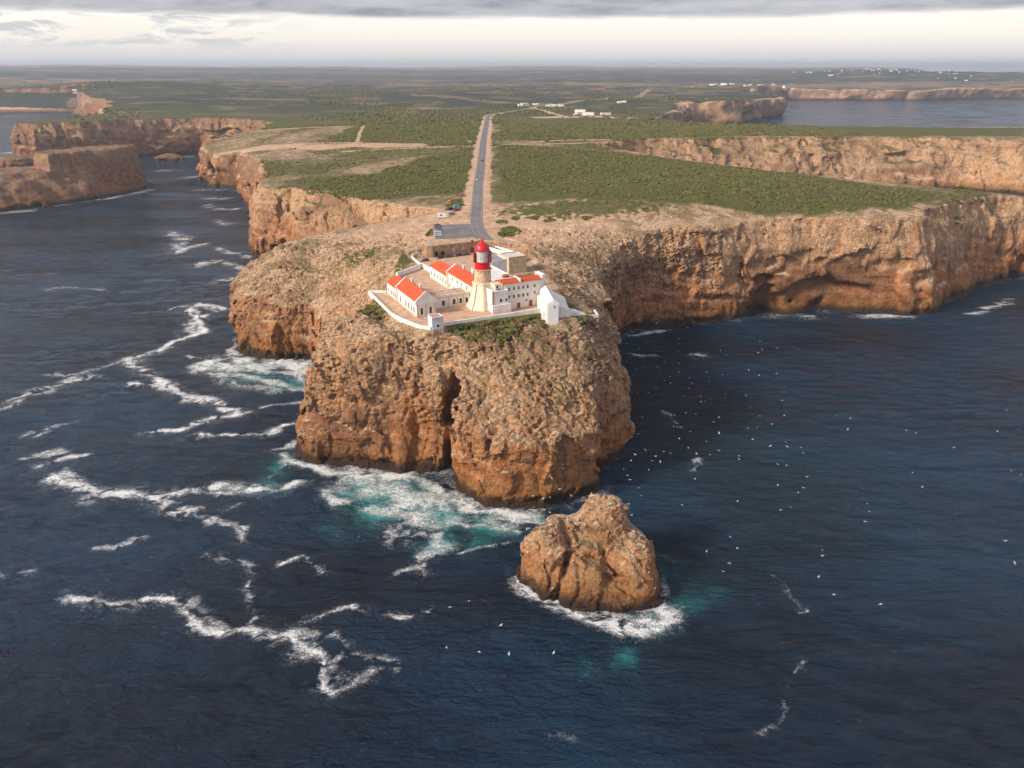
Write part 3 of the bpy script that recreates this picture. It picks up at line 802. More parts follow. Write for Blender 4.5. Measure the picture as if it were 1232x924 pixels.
def build_land(name, bounds, cell, poly, hfun, lean, mat, far=0, fine=0.0, ztop=74.0, island=False, lumps=None):
    x0, x1, y0, y1 = bounds
    xs = np.arange(x0, x1 + cell * 0.5, cell); ys = np.arange(y0, y1 + cell * 0.5, cell); zs = np.arange(-3.2, ztop, cell if far < 2 else cell * 0.7)
    dz = zs[1] - zs[0]
    X, Y = [a.ravel() for a in np.meshgrid(xs, ys, indexing='ij')]
    sd = signed_distance(poly, X, Y); h = hfun(X, Y)
    flat = flat_mask(X, Y) if not island else np.zeros(X.shape)
    ln = lean(X, Y)
    rocky = np.ones(X.shape) if island else np.maximum(ss(452, 425, Y + 0.05 * X) * (1 - 0.0 * X), ss(14, 3, sd))
    rt = rough_top(X, Y, far if far < 2 else 1) * rocky * (1 - 0.35 * ss(318, 350, Y)) * (1.7 if island and not lumps else 1.0) * (1 - flat) + (0.30 * fbm(X / 9, Y / 9, 0 * X, 2, 30)) * (1 - flat)
    shp = (len(xs), len(ys), 1)
    Z = zs[None, None, :].astype(np.float32)
    r3 = lambda a: a.reshape(shp).astype(np.float32)
    top = r3(h + rt) - Z
    zc = np.clip(Z, 0, 60)
    wall = r3(sd) - r3(ln) * zc - 0.25 * np.clip(zc - 44, 0, 30) * r3(1 - 0.6 * flat)
    wall = wall - 1.3 * np.exp(-((Z - 2.0) / 1.8) ** 2)
    if lumps:
        wall = np.full_like(top, -1e3)
        for cx, cy, cz, rx, ry, rz in lumps:
            q = np.sqrt(r3(((X - cx) / rx) ** 2 + ((Y - cy) / ry) ** 2) + np.abs((Z - cz) / rz) ** 2.6 * np.where(Z < cz, 0.12, 1.0))
            e_ = (1 - q) * min(rx, ry, rz)
            wall = np.maximum(wall, e_) + np.maximum(2.6 - np.abs(wall - e_), 0) ** 2 / 10.4
        wall = wall.astype(np.float32)
        top = top + 60
    band = 11.0 if far < 2 else 40.0
    near = np.nonzero((np.abs(wall) < band) & (top > -3.0))
    px = xs[near[0]].astype(np.float32); py = ys[near[1]].astype(np.float32); pz = zs[near[2]].astype(np.float32)
    fl = flat.reshape(len(xs), len(ys))[near[0], near[1]]
    wn = rock_wall_noise(px, py, pz, far, 1.0 if fine else 0.45) * (0.85 if lumps else 1.5 if island else 1.0) * (1 - 0.75 * fl * ss(30, 50, pz)).astype(np.float32)
    wall[near] += wn.astype(np.float32)
    for (c, r) in CAVES:
        if c[0] + r[0] < x0 or c[0] - r[0] > x1 or c[1] + r[1] < y0 or c[1] - r[1] > y1:
            continue
        a = [slice(max(0, int((c[k] - 1.5 * r[k] - o) / st)), max(0, int((c[k] + 1.5 * r[k] - o) / st) + 2)) for k, (o, st) in enumerate(((x0, cell), (y0, cell), (zs[0], dz)))]
        sx, sy, sz = xs[a[0]], ys[a[1]], zs[a[2]]
        if not (len(sx) and len(sy) and len(sz)): continue
        GX, GY, GZ = np.meshgrid(sx, sy, sz, indexing='ij')
        q = np.sqrt(((GX - c[0]) / r[0]) ** 2 + ((GY - c[1]) / r[1]) ** 2 + ((GZ - c[2]) / r[2]) ** 2)
        q = q + 0.42 * perlin(GX / (0.4 * r[0] + 2), GY / (0.4 * r[1] + 2), GZ / (0.4 * r[2] + 2), 33)
        wall[tuple(a)] = np.minimum(wall[tuple(a)], ((q - 1) * min(r)).astype(np.float32))
    k = 1.8 if far == 0 else 2.5
    f = np.minimum(top, wall) - np.maximum(k - np.abs(top - wall), 0) ** 2 / (4 * k)
    del top, wall
    v, q = surface_net(f, 0, 0, 0, 1.0)
    del f
    v = v * np.array([cell, cell, dz], np.float32) + np.array([x0, y0, zs[0]], np.float32)
    v, q = drop_crumbs(v, q)
    if fine > 0:
        v, q = subdivide(v, q)
        nrm = vertex_normals(v, q)
        fm = np.zeros(len(v)) if island else flat_mask(v[:, 0], v[:, 1]) * ss(0.4, 0.8, nrm[:, 2])
        rk = np.ones(len(v)) if island else np.maximum(ss(452, 425, v[:, 1]), ss(0.85, 0.5, nrm[:, 2]))
        up = ss(10, 40, v[:, 2])
        amp = 0.35 + 1.0 * ss(-0.35, 0.35, perlin(v[:, 0] / 14, v[:, 1] / 14, v[:, 2] / 11, 54))
        X_, Y_, Z_ = v[:, 0], v[:, 1], v[:, 2]
        jx = 0.5 * perlin(X_ / 1.6, Y_ / 1.6, Z_ / 1.6, 63)
        d = (0.46 * blocks((X_ + jx) / 2.1, (Y_ - jx) / 2.1, Z_ / 1.5, 4) + 0.34 * blocks((X_ + jx) / 1.05, (Y_ + jx) / 1.05, Z_ / 0.85, 5)
             + 0.35 * np.abs(perlin(X_ / 2.7, Y_ / 2.7, Z_ / 2.2, 50)) + 0.15 * perlin(X_ / 0.8, Y_ / 0.8, Z_ / 0.8, 55)) * (0.34 + 0.72 * up) * amp - 0.1
        pits = -1.1 * ss(0.20, 0.45, perlin(v[:, 0] / 2.3, v[:, 1] / 2.3, v[:, 2] / 1.8, 52)) * up * amp
        fis = -1.0 * ss(0.0, 0.3, perlin(v[:, 0] / 20, v[:, 1] / 20, v[:, 2] / 26, 57)) * np.clip(1 - np.abs(perlin(v[:, 0] / 8 + 0.2 * perlin(v[:, 0] / 2.5, v[:, 1] / 2.5, v[:, 2] / 2.5, 58), v[:, 1] / 8, v[:, 2] / 38, 56)) / 0.06, 0, 1)
        pits = pits + fis
        calm = 1 - 0.55 * ss(318, 350, v[:, 1]) * ss(0.55, 0.8, nrm[:, 2])
        v = v + nrm * ((d + pits) * calm * fine * rk * (1 - fm))[:, None].astype(np.float32)
    sdv = np.full(len(v), 5.0) if island else signed_distance(poly, v[:, 0], v[:, 1])
    veg = np.zeros(len(v)); sand = np.zeros(len(v))
    if not island:
        veg, sand = ground_cover(v[:, 0], v[:, 1], sdv)
    o = mesh_np(name, v, q, mat, attrs={'veg': veg, 'sand': sand})
    return o


def ground_cover(x, y, sd):
    """vegetation density and bare sandy soil on the flat ground"""
    veg = np.zeros(len(x))
    wob = 9 * perlin(x / 26, y / 40, 0 * x, 70)
    for a, p in VEG_AREAS:
        xs = [q[0] for q in p]; ys = [q[1] for q in p]
        m = (x > min(xs) - 40) & (x < max(xs) + 40) & (y > min(ys) - 60) & (y < max(ys) + 60)
        if not m.any(): continue
        size = min(max(xs) - min(xs), max(ys) - min(ys))
        soft = 16.0 if size > 60 else 1.5
        if size <= 60 and min(ys) > 380:
            cx, cy, rx, ry = np.mean(xs), np.mean(ys), (max(xs) - min(xs)) / 2, (max(ys) - min(ys)) / 2
            q = np.hypot((x[m] - cx) / rx, (y[m] - cy) / ry) + 0.45 * perlin(x[m] / 3.5, y[m] / 6, 0 * x[m], 79)
            veg[m] = np.maximum(veg[m], a * ss(1.15, 0.55, q))
            continue
        d = signed_distance(p, x[m], y[m]) + wob[m] * min(1, size / 90)
        veg[m] = np.maximum(veg[m], a * ss(-soft, soft, d))
    far = ss(1185, 1245, y)
    veg = np.maximum(veg, far * (0.72 + 0.35 * fbm(x / 160, y / 420, 0 * x, 3, 71)))
    mid = ss(470, 520, y) * ss(1245, 1185, y) * 0.45
    veg = np.maximum(veg, mid + 0.4 * mid * perlin(x / 50, y / 90, 0 * x, 72))
    veg = veg * ss(2, 16, sd + 5 * perlin(x / 12, y / 12, 0 * x, 73))
    r = np.minimum(line_distance(ROAD, x, y), line_distance(LANE, x, y) + 2)
    shoulder = ss(10.5, 8, r + 1.5 * perlin(x / 9, y / 22, 0 * x, 74)) * (y > 396)
    sand = np.maximum(shoulder, 0)
    lot = [(-90, 440), (-60, 420), (-46, 392), (-20, 392), (-2, 392), (30, 415), (60, 445), (45, 470), (-5, 475), (-12, 500), (-45, 545), (-40, 500), (-75, 455)]
    sand = np.maximum(sand, 0.95 * ss(-14, 8, signed_distance(lot, x, y) + 8 * perlin(x / 14, y / 14, 0 * x, 75)) * (1 - ss(0.3, 0.8, veg)))
    tracks = [[(-22, 880), (-60, 884), (-140, 870), (-190, 860)], [(-196, 973), (-215, 1090), (-232, 1208)], [(-10, 905), (60, 915), (110, 935)], [(20, 930), (70, 960), (120, 968)], [(-190, 960), (-260, 985), (-300, 960)], [(-5, 411), (3, 385), (16, 358), (22, 345)], [(0, 412), (8, 392), (21, 362)], [(-3, 405), (0, 395), (4, 382)]]
    for t in tracks[-3:]:
        sand = np.maximum(sand, 0.8 * ss(2.4, 0.8, line_distance(t, x, y)))
    for t in tracks[:-3]:
        sand = np.maximum(sand, 0.9 * ss(6, 2, line_distance(t, x, y) + 3 * perlin(x / 20, y / 20, 0 * x, 76)))
    beach = [[(-1800, 2725), (-1540, 2730)], [(1250, 3840), (1420, 3850)]]
    for t in beach:
        sand = np.maximum(sand, ss(42, 20, line_distance(t, x, y)))
    sand = np.maximum(sand, 0.9 * ss(60, 10, line_distance([(60, 1440), (150, 1470), (210, 1430)], x, y) + 25 * perlin(x / 60, y / 60, 0 * x, 77)))
    sand = np.maximum(sand, 0.8 * ss(60, 10, line_distance([(-330, 985), (-260, 940), (-190, 920), (-120, 915)], x, y) + 22 * perlin(x / 40, y / 60, 0 * x, 78)))
    sand = np.maximum(sand, 0.75 * ss(22, 5, sd) * ss(430, 470, y))
    return veg * (1 - 0.9 * np.clip(shoulder, 0, 1)) * (1 - 0.8 * ss(0.5, 0.9, sand) * (y > 560)), np.clip(sand, 0, 1)


# ------------------------------------------------------------------ rock and ground material
def make_land_material():
    m, nt = material("rock_and_scrub")
    pos = nt.position()
    geo = nt.n('ShaderNodeNewGeometry')
    sn = nt.n('ShaderNodeSeparateXYZ'); nt.t.links.new(geo.outputs['Normal'], sn.inputs[0])
    sp = nt.n('ShaderNodeSeparateXYZ'); nt.t.links.new(pos, sp.inputs[0])
    z = sp.outputs['Z']
    n_big = nt.noise(pos, 0.035, 4.0, 0.6)
    n_mid = nt.noise(pos, 0.17, 6.0, 0.62)
    n_fine = nt.noise(pos, 0.9, 6.0, 0.68)
    n_tiny = nt.noise(pos, 3.2, 4.0, 0.7)
    streak = nt.noise(nt.scaled(pos, (0.16, 0.16, 0.022)), 1.0, 6.0, 0.62, 0.5)
    strata = nt.noise(nt.scaled(pos, (0.03, 0.03, 0.36), rot=(0.08, -0.22, 0)), 1.0, 6.0, 0.62, 0.9)
    # colour of the cliff: orange below, weathered pale above
    hz = nt.math('ADD', z, nt.math('MULTIPLY', nt.math('SUBTRACT', n_big, 0.5), 46.0))
    hz = nt.math('ADD', hz, nt.math('MULTIPLY', nt.math('SUBTRACT', streak, 0.5), 22.0))
    hz = nt.math('ADD', hz, nt.math('MULTIPLY', nt.ramp(sp.outputs['Y'], 780.0, 950.0), nt.ramp(sp.outputs['X'], 40.0, 150.0, 0.0, 24.0)))  # far right cliffs turned paler, mist put into the rock colour
    hz = nt.math('ADD', hz, nt.ramp(sp.outputs['Y'], 213.0, 206.0, 0.0, 15.0))
    orange = nt.mix(nt.ramp(n_mid, 0.32, 0.68), (0.28, 0.098, 0.032), (0.57, 0.25, 0.098))
    pale = nt.mix(nt.ramp(n_fine, 0.34, 0.66), (0.30, 0.165, 0.082), (0.78, 0.52, 0.315))  # dark and pale grain paints in shaded pits and lit knobs
    col = nt.mix(nt.ramp(hz, 8.0, 52.0), orange, pale)
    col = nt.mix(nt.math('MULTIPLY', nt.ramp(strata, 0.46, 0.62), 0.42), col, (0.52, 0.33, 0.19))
    col = nt.mix(nt.math('MULTIPLY', nt.ramp(streak, 0.53, 0.66), 0.62), col, (0.14, 0.068, 0.034))
    col = nt.mix(nt.math('MULTIPLY', nt.ramp(streak, 0.46, 0.36), 0.55), col, (0.47, 0.20, 0.075))
    lich = nt.ramp(nt.noise(pos, 0.42, 6.0, 0.7), 0.56, 0.68)
    col = nt.mix(nt.math('MULTIPLY', lich, 0.45), col, (0.125, 0.072, 0.040))
    col = nt.mix(nt.math('MULTIPLY', nt.ramp(n_tiny, 0.56, 0.72), 0.30), col, (0.16, 0.090, 0.048))
    crev_shade = nt.voronoi(nt.scaled(pos, (1, 1, 1)), 0.75, 'F1')
    col = nt.mix(nt.math('MULTIPLY', nt.ramp(nt.math('ADD', crev_shade, nt.math('MULTIPLY', n_tiny, 0.5)), 0.92, 1.15), 0.55), col, (0.11, 0.06, 0.032))  # dark lines between the knobs, shade of crevices put into the colour
    # darker, redder beds in places, mostly on the west coast
    beds = nt.math('ADD', nt.noise(nt.scaled(pos, (1, 1, 2.2)), 0.011, 5.0, 0.6, 0.6), nt.math('ADD', nt.ramp(sp.outputs['X'], -150.0, -330.0, 0.0, 0.13), nt.ramp(sp.outputs['Y'], 1700.0, 2300.0, 0.0, 0.12)))
    col = nt.mix(nt.math('MULTIPLY', nt.ramp(beds, 0.50, 0.64), 0.62), col, nt.mix(nt.ramp(n_mid, 0.35, 0.65), (0.10, 0.045, 0.027), (0.24, 0.125, 0.075)))
    # flat ground: rock, sand, low scrub
    veg = nt.attr('veg'); sand = nt.attr('sand')
    rocktop = nt.mix(nt.ramp(n_fine, 0.36, 0.64), (0.32, 0.20, 0.115), (0.80, 0.575, 0.385))
    rocktop = nt.mix(nt.math('MULTIPLY', nt.ramp(n_mid, 0.52, 0.64), 0.55), rocktop, (0.155, 0.125, 0.06))
    soil = nt.mix(nt.ramp(n_mid, 0.3, 0.7), (0.46, 0.285, 0.175), (0.78, 0.54, 0.365))
    soil = nt.mix(nt.math('MULTIPLY', nt.ramp(n_fine, 0.6, 0.75), 0.5), soil, (0.20, 0.13, 0.075))
    olive = nt.ramp(nt.noise(pos, 0.06, 5.0, 0.65, 0.4), 0.47, 0.56)
    rocktop = nt.mix(nt.math('MULTIPLY', olive, 0.72), rocktop, nt.mix(nt.ramp(n_fine, 0.4, 0.6), (0.10, 0.082, 0.024), (0.27, 0.185, 0.088)))
    seams = nt.noise(nt.scaled(pos, (0.10, 0.55, 0.3), rot=(0, 0, 0.75)), 1.0, 6.0, 0.65, 0.5)
    rocktop = nt.mix(nt.math('MULTIPLY', nt.ramp(seams, 0.53, 0.63), 0.62), rocktop, (0.19, 0.125, 0.066))
    rocktop = nt.mix(nt.math('MULTIPLY', nt.ramp(sp.outputs['X'], -390.0, -470.0), 0.72), rocktop, nt.mix(nt.ramp(n_mid, 0.35, 0.65), (0.11, 0.058, 0.034), (0.26, 0.155, 0.095)))
    ground = nt.mix(sand, rocktop, soil)
    clump = nt.math('ADD', nt.math('MULTIPLY', n_fine, 0.8), nt.math('MULTIPLY', n_mid, 0.5))
    vm = nt.ramp(nt.math('ADD', veg, nt.math('MULTIPLY', nt.math('SUBTRACT', clump, 0.65), 1.4)), 0.30, 0.55)
    green = nt.mix(nt.ramp(n_fine, 0.35, 0.65), (0.056, 0.074, 0.012), (0.150, 0.150, 0.036))
    green = nt.mix(nt.ramp(n_big, 0.40, 0.66), green, nt.mix(0.55, green, (0.135, 0.098, 0.045)))
    # patchwork of heath, ploughed land and woods towards the hills
    belts = nt.noise(nt.scaled(pos, (0.00035, 0.0016, 0.0)), 1.0, 5.0, 0.6, 0.3)
    belt2 = nt.noise(nt.scaled(pos, (0.0009, 0.0045, 0.0), loc=(3, 7, 0)), 1.0, 4.0, 0.6, 0.2)
    dist = nt.math('ADD', sp.outputs['Y'], nt.math('MULTIPLY', nt.math('SUBTRACT', belts, 0.5), 4200.0))
    dist = nt.math('ADD', dist, nt.math('MULTIPLY', nt.math('SUBTRACT', belt2, 0.5), 1200.0))
    cover = nt.n('ShaderNodeValToRGB'); nt.put(cover.inputs[0], nt.math('DIVIDE', dist, 14000.0))
    ce = cover.color_ramp.elements
    ce[0].position = 0.10; ce[0].color = (0.060, 0.072, 0.030, 1); ce[1].position = 1.0; ce[1].color = (0.34, 0.23, 0.18, 1)
    for p_, c_ in ((0.16, (0.030, 0.042, 0.028)), (0.225, (0.036, 0.046, 0.030)), (0.245, (0.16, 0.110, 0.092)), (0.295, (0.13, 0.095, 0.082)), (0.305, (0.38, 0.22, 0.12)), (0.325, (0.15, 0.105, 0.09)),
                   (0.36, (0.014, 0.026, 0.026)), (0.50, (0.014, 0.026, 0.028)), (0.54, (0.17, 0.115, 0.105)), (0.60, (0.022, 0.034, 0.034)), (0.70, (0.12, 0.085, 0.08)), (0.80, (0.36, 0.235, 0.17)), (0.86, (0.10, 0.075, 0.075))):
        q_ = ce.new(p_); q_.color = (*c_, 1)
    patch = nt.noise(nt.scaled(pos, (0.0055, 0.0075, 0.0)), 1.0, 5.0, 0.65, 0.4)
    fields = nt.mix(nt.math('MULTIPLY', nt.ramp(patch, 0.54, 0.60), 0.7), cover.outputs[0], (0.30, 0.20, 0.145))
    fields = nt.mix(nt.math('MULTIPLY', nt.ramp(patch, 0.47, 0.42), 0.75), fields, (0.018, 0.030, 0.020))
    faraway = nt.ramp(sp.outputs['Y'], 1150.0, 2000.0)
    green = nt.mix(nt.math('MULTIPLY', faraway, 0.85), green, fields)
    ground = nt.mix(vm, ground, green)
    steep = nt.ramp(nt.math('ADD', sn.outputs['Z'], nt.math('MULTIPLY', nt.math('SUBTRACT', n_mid, 0.5), 0.3)), 0.80, 0.56)
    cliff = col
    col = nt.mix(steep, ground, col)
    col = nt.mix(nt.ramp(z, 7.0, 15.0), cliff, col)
    # wet, weed-dark band along the waterline
    wet = nt.ramp(nt.math('ADD', z, nt.math('MULTIPLY', nt.math('SUBTRACT', n_mid, 0.5), 6.0)), 6.5, 1.5)
    ochre = nt.ramp(nt.math('ADD', z, nt.math('MULTIPLY', nt.math('SUBTRACT', n_mid, 0.5), 10.0)), 13.0, 5.0)
    col = nt.mix(nt.math('MULTIPLY', ochre, 0.55), col, (0.21, 0.098, 0.022))
    col = nt.mix(nt.math('MULTIPLY', wet, 0.92), col, (0.026, 0.017, 0.012))
    # relief too small to model
    vor = nt.voronoi(nt.scaled(pos, (1, 1, 0.8)), 0.55, 'F1')
    crack = nt.voronoi(pos, 0.23, 'DISTANCE_TO_EDGE')
    hgt = nt.math('ADD', nt.math('MULTIPLY', n_fine, 1.5), nt.math('MULTIPLY', n_tiny, 0.55))
    hgt = nt.math('ADD', hgt, nt.math('MULTIPLY', vor, 0.35))
    hgt = nt.math('ADD', hgt, nt.math('MULTIPLY', nt.ramp(crack, 0.0, 0.10), 0.30))
    hgt = nt.math('ADD', hgt, nt.math('MULTIPLY', strata, 0.8))
    b = nt.bump(hgt, 0.85, 1.0)
    rough = nt.math('SUBTRACT', 0.92, nt.math('MULTIPLY', wet, 0.5))
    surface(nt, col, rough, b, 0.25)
    return m


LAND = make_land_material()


land_lean = lean_at
tiles = [("headland", (-190, 130.4, 214, 470.4), 0.8, 0, 1.0, "rugged limestone headland under the lighthouse, orange cliffs with pale knobbly top"),
         ("coastal_cliff", (129, 501, 418, 641), 1.25, 0, 0.0, "long orange sea cliff right of the lighthouse, with a wide undercut arch at its foot"),
         ("coastal_cliff", (-262, 130.5, 468, 641), 1.25, 0, 0.0, "cliff and flat ground behind the car park, left of the road's near end"),
         ("plateau", (-920, 1012, 638, 1302), 2.6, 1, 0.0, "scrub covered plateau crossed by the straight road, ending in far pinkish cliffs"),
         ("coastal_cliff", (-922, -298, 1297, 1482), 2.6, 1, 0.0, "far reddish cliff wall behind the rock island"),
         ("plateau", (-302, 1002, 1297, 1482), 4.0, 1, 0.0, "green plateau beyond the second bay, before the road bends"),
         ("plain", (-3700, 3900, 1476, 4620), 7.0, 2, 0.0, "wide scrub plain and distant capes around the far bay")]
for nm, bnd, cell, far, fine, lab in tiles:
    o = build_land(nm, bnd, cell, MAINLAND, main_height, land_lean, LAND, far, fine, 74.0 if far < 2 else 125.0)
    tag(o, lab, 'terrain', kind='structure')

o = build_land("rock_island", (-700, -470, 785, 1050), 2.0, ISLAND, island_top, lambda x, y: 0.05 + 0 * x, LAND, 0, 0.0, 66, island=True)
tag(o, "large layered rock island with a flat top lying off the left coast", 'rock island')
LUMPS = [(24 + (p[0] - 24) * 0.95, 188 + (p[1] - 188) * 0.90, p[2], p[3] * 0.97, p[4] * 0.95, p[5] * 0.95) for p in
         [(10.5, 188, 5, 8.6, 10.5, 13.5), (19, 181, 3, 11.5, 9.5, 11.5), (18, 193, 6, 10, 9, 13), (28.6, 195.5, 17.4, 6.6, 5.6, 5.6), (28, 195, 6, 11, 9, 13), (36, 188, 4, 9.2, 11.5, 11.5), (38, 179.5, 1, 7.2, 8.0, 10), (30, 176.5, 0, 7.5, 6.5, 9), (12, 180, 1, 8, 6, 11), (25.5, 197.5, 21.5, 3.4, 3.2, 3.2), (31.5, 195.5, 20.5, 3.2, 3.0, 3.4), (13.5, 192, 15.5, 4.5, 4.0, 4.6), (38.5, 190, 11.5, 4.2, 5.0, 4.0), (21, 186, 11, 3.6, 6.5, 4.2)]]
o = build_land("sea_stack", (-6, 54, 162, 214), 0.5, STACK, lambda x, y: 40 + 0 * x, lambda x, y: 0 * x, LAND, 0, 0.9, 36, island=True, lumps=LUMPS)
tag(o, "knobby brown sea stack standing alone in the surf in front of the headland", 'sea stack')
skerry_labels = ["dark low rock in the channel below the far left cliffs", "small dark rock at the left tip of the far coast, beyond the island"]
for (cx, cy, r, hh), lab in zip([(-594, 1318, 26, 12), (-800, 1215, 30, 20)], skerry_labels):
    poly = [(cx + r * (1 + 0.25 * math.sin(3 * a + cx)) * math.cos(a), cy + 0.8 * r * math.sin(a)) for a in np.linspace(0, 2 * math.pi, 13)[:-1]]
    o = build_land("skerry", (cx - 45, cx + 45, cy - 45, cy + 45), 1.8, poly, (lambda h0, a, b: (lambda x, y: h0 - 0.25 * np.hypot(x - a, y - b)))(hh, cx, cy), lambda x, y: 0.2 + 0 * x, LAND, 0, 0.0, 30, island=True)
    tag(o, lab, 'rock')

# country up to the horizon: rows get wider with distance
vs, rows, cols = [], 90, 420
yy = np.geomspace(4560, 26000, rows); tt = np.linspace(-1.25, 1.25, cols)
XX = yy[:, None] * tt[None, :]; YY = np.repeat(yy[:, None], cols, 1)
fx, fy = XX.ravel(), YY.ravel()
sdv = signed_distance(MAINLAND, fx, fy)
zz_ = land_height(fx, fy)
zz_ = np.where(sdv > 0, -8 + (zz_ + 8) * ss(0, 60, sdv), -8.0)
ii = np.arange((rows - 1) * cols).reshape(rows - 1, cols)[:, :-1].ravel()
quads = np.stack([ii, ii + 1, ii + cols + 1, ii + cols], 1)
vg, sn_ = ground_cover(fx, fy, sdv)
o = mesh_np("hills", np.stack([fx, fy, zz_], 1), quads, LAND, attrs={'veg': vg, 'sand': sn_})
tag(o, "low hazy hills with woods and pale fields along the horizon", 'hills', kind='structure')

# ------------------------------------------------------------------ sea
def axis(lo, hi, step, out_lo, out_hi, grow=1.06):
    core = list(np.arange(lo, hi + step / 2, step))
    a, s = core[-1], step
    up = []
    while a < out_hi:
        s *= grow; a += s; up.append(a)
    a, s = core[0], step
    dn = []
    while a > out_lo:
        s *= grow; a -= s; dn.append(a)
    return np.array(dn[::-1] + core + up)


sx = axis(-250, 190, 0.9, -26000, 26000); sy = axis(125, 480, 0.9, -400, 22500, 1.035)
SX, SY = np.meshgrid(sx, sy, indexing='ij')
fx, fy = SX.ravel(), SY.ravel()
foam = np.zeros(len(fx)); aer = np.zeros(len(fx))
wx = 3.4 * perlin(fx / 23, fy / 23, 0 * fx, 78) + 2.2 * perlin(fx / 9, fy / 9, 0 * fx, 80) + 1.0 * perlin(fx / 3.4, fy / 3.4, 0 * fx, 81)
wy = 2.2 * perlin(fx / 9, fy / 9, 0 * fx, 82) + 1.0 * perlin(fx / 3.4, fy / 3.4, 0 * fx, 83)
for wd, a, pts in FOAM_STREAKS:
    wd = wd * 0.82
    px = [p[0] for p in pts]; py = [p[1] for p in pts]; r = wd * 5 + 6
    m = np.nonzero((fx > min(px) - r) & (fx < max(px) + r) & (fy > min(py) - r) & (fy < max(py) + r))[0]
    if not len(m): continue
    k = 1.0 if wd < 5 else 1.5
    vary = np.clip(0.85 + 1.1 * perlin(fx[m] / 13, fy[m] / 13, 0 * m, 90 + len(pts)), 0.3, 1.6)
    d = line_distance(pts, fx[m] + k * wx[m], fy[m] + k * wy[m])
    foam[m] = np.maximum(foam[m], 0.92 * a * np.exp(-(d / (wd * vary)) ** 2) * np.clip(vary + 0.25, 0.5, 1) + 0.46 * a * np.exp(-(d / (wd * 2.9 + 1.2)) ** 2))
for r, a, (cx, cy) in AERATED:
    d2 = ((fx + 2 * wx - cx) ** 2 + (fy + 2 * wy - cy) ** 2) / (r * r)
    aer = np.maximum(aer, a * np.exp(-d2))
aer = np.maximum(aer, 0.55 * ss(0.25, 1.0, foam) * (fy < 470) * ss(45, 12, -signed_distance(MAINLAND, fx, fy)))
# thin drifting threads of old foam, mostly on the windward left
thread = np.clip(1 - np.abs(perlin(fx / 44 + fy / 90, fy / 19, 0 * fx, 97) + 0.25 * perlin(fx / 9, fy / 6, 0 * fx, 98)) / 0.07, 0, 1) * ss(0.0, 0.5, perlin(fx / 95, fy / 70, 0 * fx, 99))
foam = np.maximum(foam, 0.20 * thread * ss(40, -30, fx + 0.2 * fy - 40) * ss(1000, 500, fy))
aer = np.maximum(aer, 0.16 * np.exp(-((fx - 105) / 75) ** 2 - ((fy - 255) / 70) ** 2))
# surf that wraps every rock
m = np.nonzero((fy < 1500) & (np.abs(fx) < 1000))[0]
sh = -np.maximum(signed_distance(MAINLAND, fx[m], fy[m]), signed_distance(ISLAND, fx[m], fy[m]))
st = -signed_distance(STACK, fx[m], fy[m])
amt = 0.45 + 0.4 * perlin(fx[m] / 17, fy[m] / 17, 0 * fx[m], 84)
amt = amt * np.where((fx[m] < 12) & (fy[m] < 480), 1.4, 0.8) * np.where((fx[m] > 40) & (fy[m] < 300), 0.35, 1.0)
surf = np.maximum(amt * ss(5.5, 0.5, sh + 1.2 * wx[m]), 0.75 * ss(3.4, 0.4, st - 2.0 + 0.7 * wx[m]) * ss(200, 180, fy[m]))
foam[m] = np.maximum(foam[m], surf)
# swell
SZ = 0.55 * perlin(fx / 34, fy / 16, 0 * fx, 85) + 0.28 * perlin(fx / 11 + 0.3 * fy / 11, fy / 6.0, 0 * fx, 86) + 0.10 * perlin(fx / 4.5, fy / 2.9, 0 * fx, 87)
SZ = 1.6 * SZ * ss(1400, 300, np.hypot(fx, fy)) + 0.35 * np.clip(foam, 0, 1) * (0.5 + perlin(fx / 3, fy / 3, 0 * fx, 88))
ny_ = len(sy)
ii = (np.arange(len(sx) - 1)[:, None] * ny_ + np.arange(ny_ - 1)[None, :]).ravel()
quads = np.stack([ii, ii + ny_, ii + ny_ + 1, ii + 1], 1)

m_sea, nt = material("sea_water")
pos = nt.position()
fo = nt.attr('foam'); ae = nt.attr('aer')
fo = nt.math('MULTIPLY', fo, nt.ramp(nt.noise(nt.scaled(pos, (1, 1.3, 0)), 0.16, 4.0, 0.6, 0.8), 0.36, 0.54, nt.math('ADD', 0.08, nt.math('MULTIPLY', ae, 0.88)), 1.06))
lace = nt.noise(nt.scaled(pos, (0.75, 1.5, 0), rot=(0, 0, 0.2)), 0.72, 8.0, 0.70, 1.8)
lace2 = nt.voronoi(nt.scaled(pos, (1, 1.2, 0)), 0.42, 'DISTANCE_TO_EDGE')
lace3 = nt.noise(nt.scaled(pos, (1, 1, 0)), 2.2, 5.0, 0.7, 0.6)
L1 = nt.ramp(lace, 0.28, 0.72, smooth=False); L3 = nt.ramp(lace3, 0.28, 0.72, smooth=False)
fil = nt.ramp(nt.math('ABSOLUTE', nt.math('SUBTRACT', nt.noise(nt.scaled(pos, (1, 1, 0)), 0.33, 6.0, 0.62, 1.6), 0.5)), 0.055, 0.0)
cut = nt.math('ADD', fo, nt.math('MULTIPLY', nt.math('SUBTRACT', L1, 0.5), 1.0))
cut = nt.math('ADD', cut, nt.math('MULTIPLY', nt.math('SUBTRACT', L3, 0.5), 0.8))
cut = nt.math('ADD', cut, nt.math('MULTIPLY', nt.math('MULTIPLY', fil, fo), 0.75))
cut = nt.math('SUBTRACT', cut, nt.math('MULTIPLY', nt.ramp(lace2, 0.02, 0.34), 0.15))
white = nt.math('MULTIPLY', nt.math('MULTIPLY', nt.ramp(cut, 0.48, 1.55), 0.95), nt.ramp(fo, 0.03, 0.22))
big = nt.noise(nt.scaled(pos, (0.008, 0.012, 0)), 1.0, 4.0, 0.55)
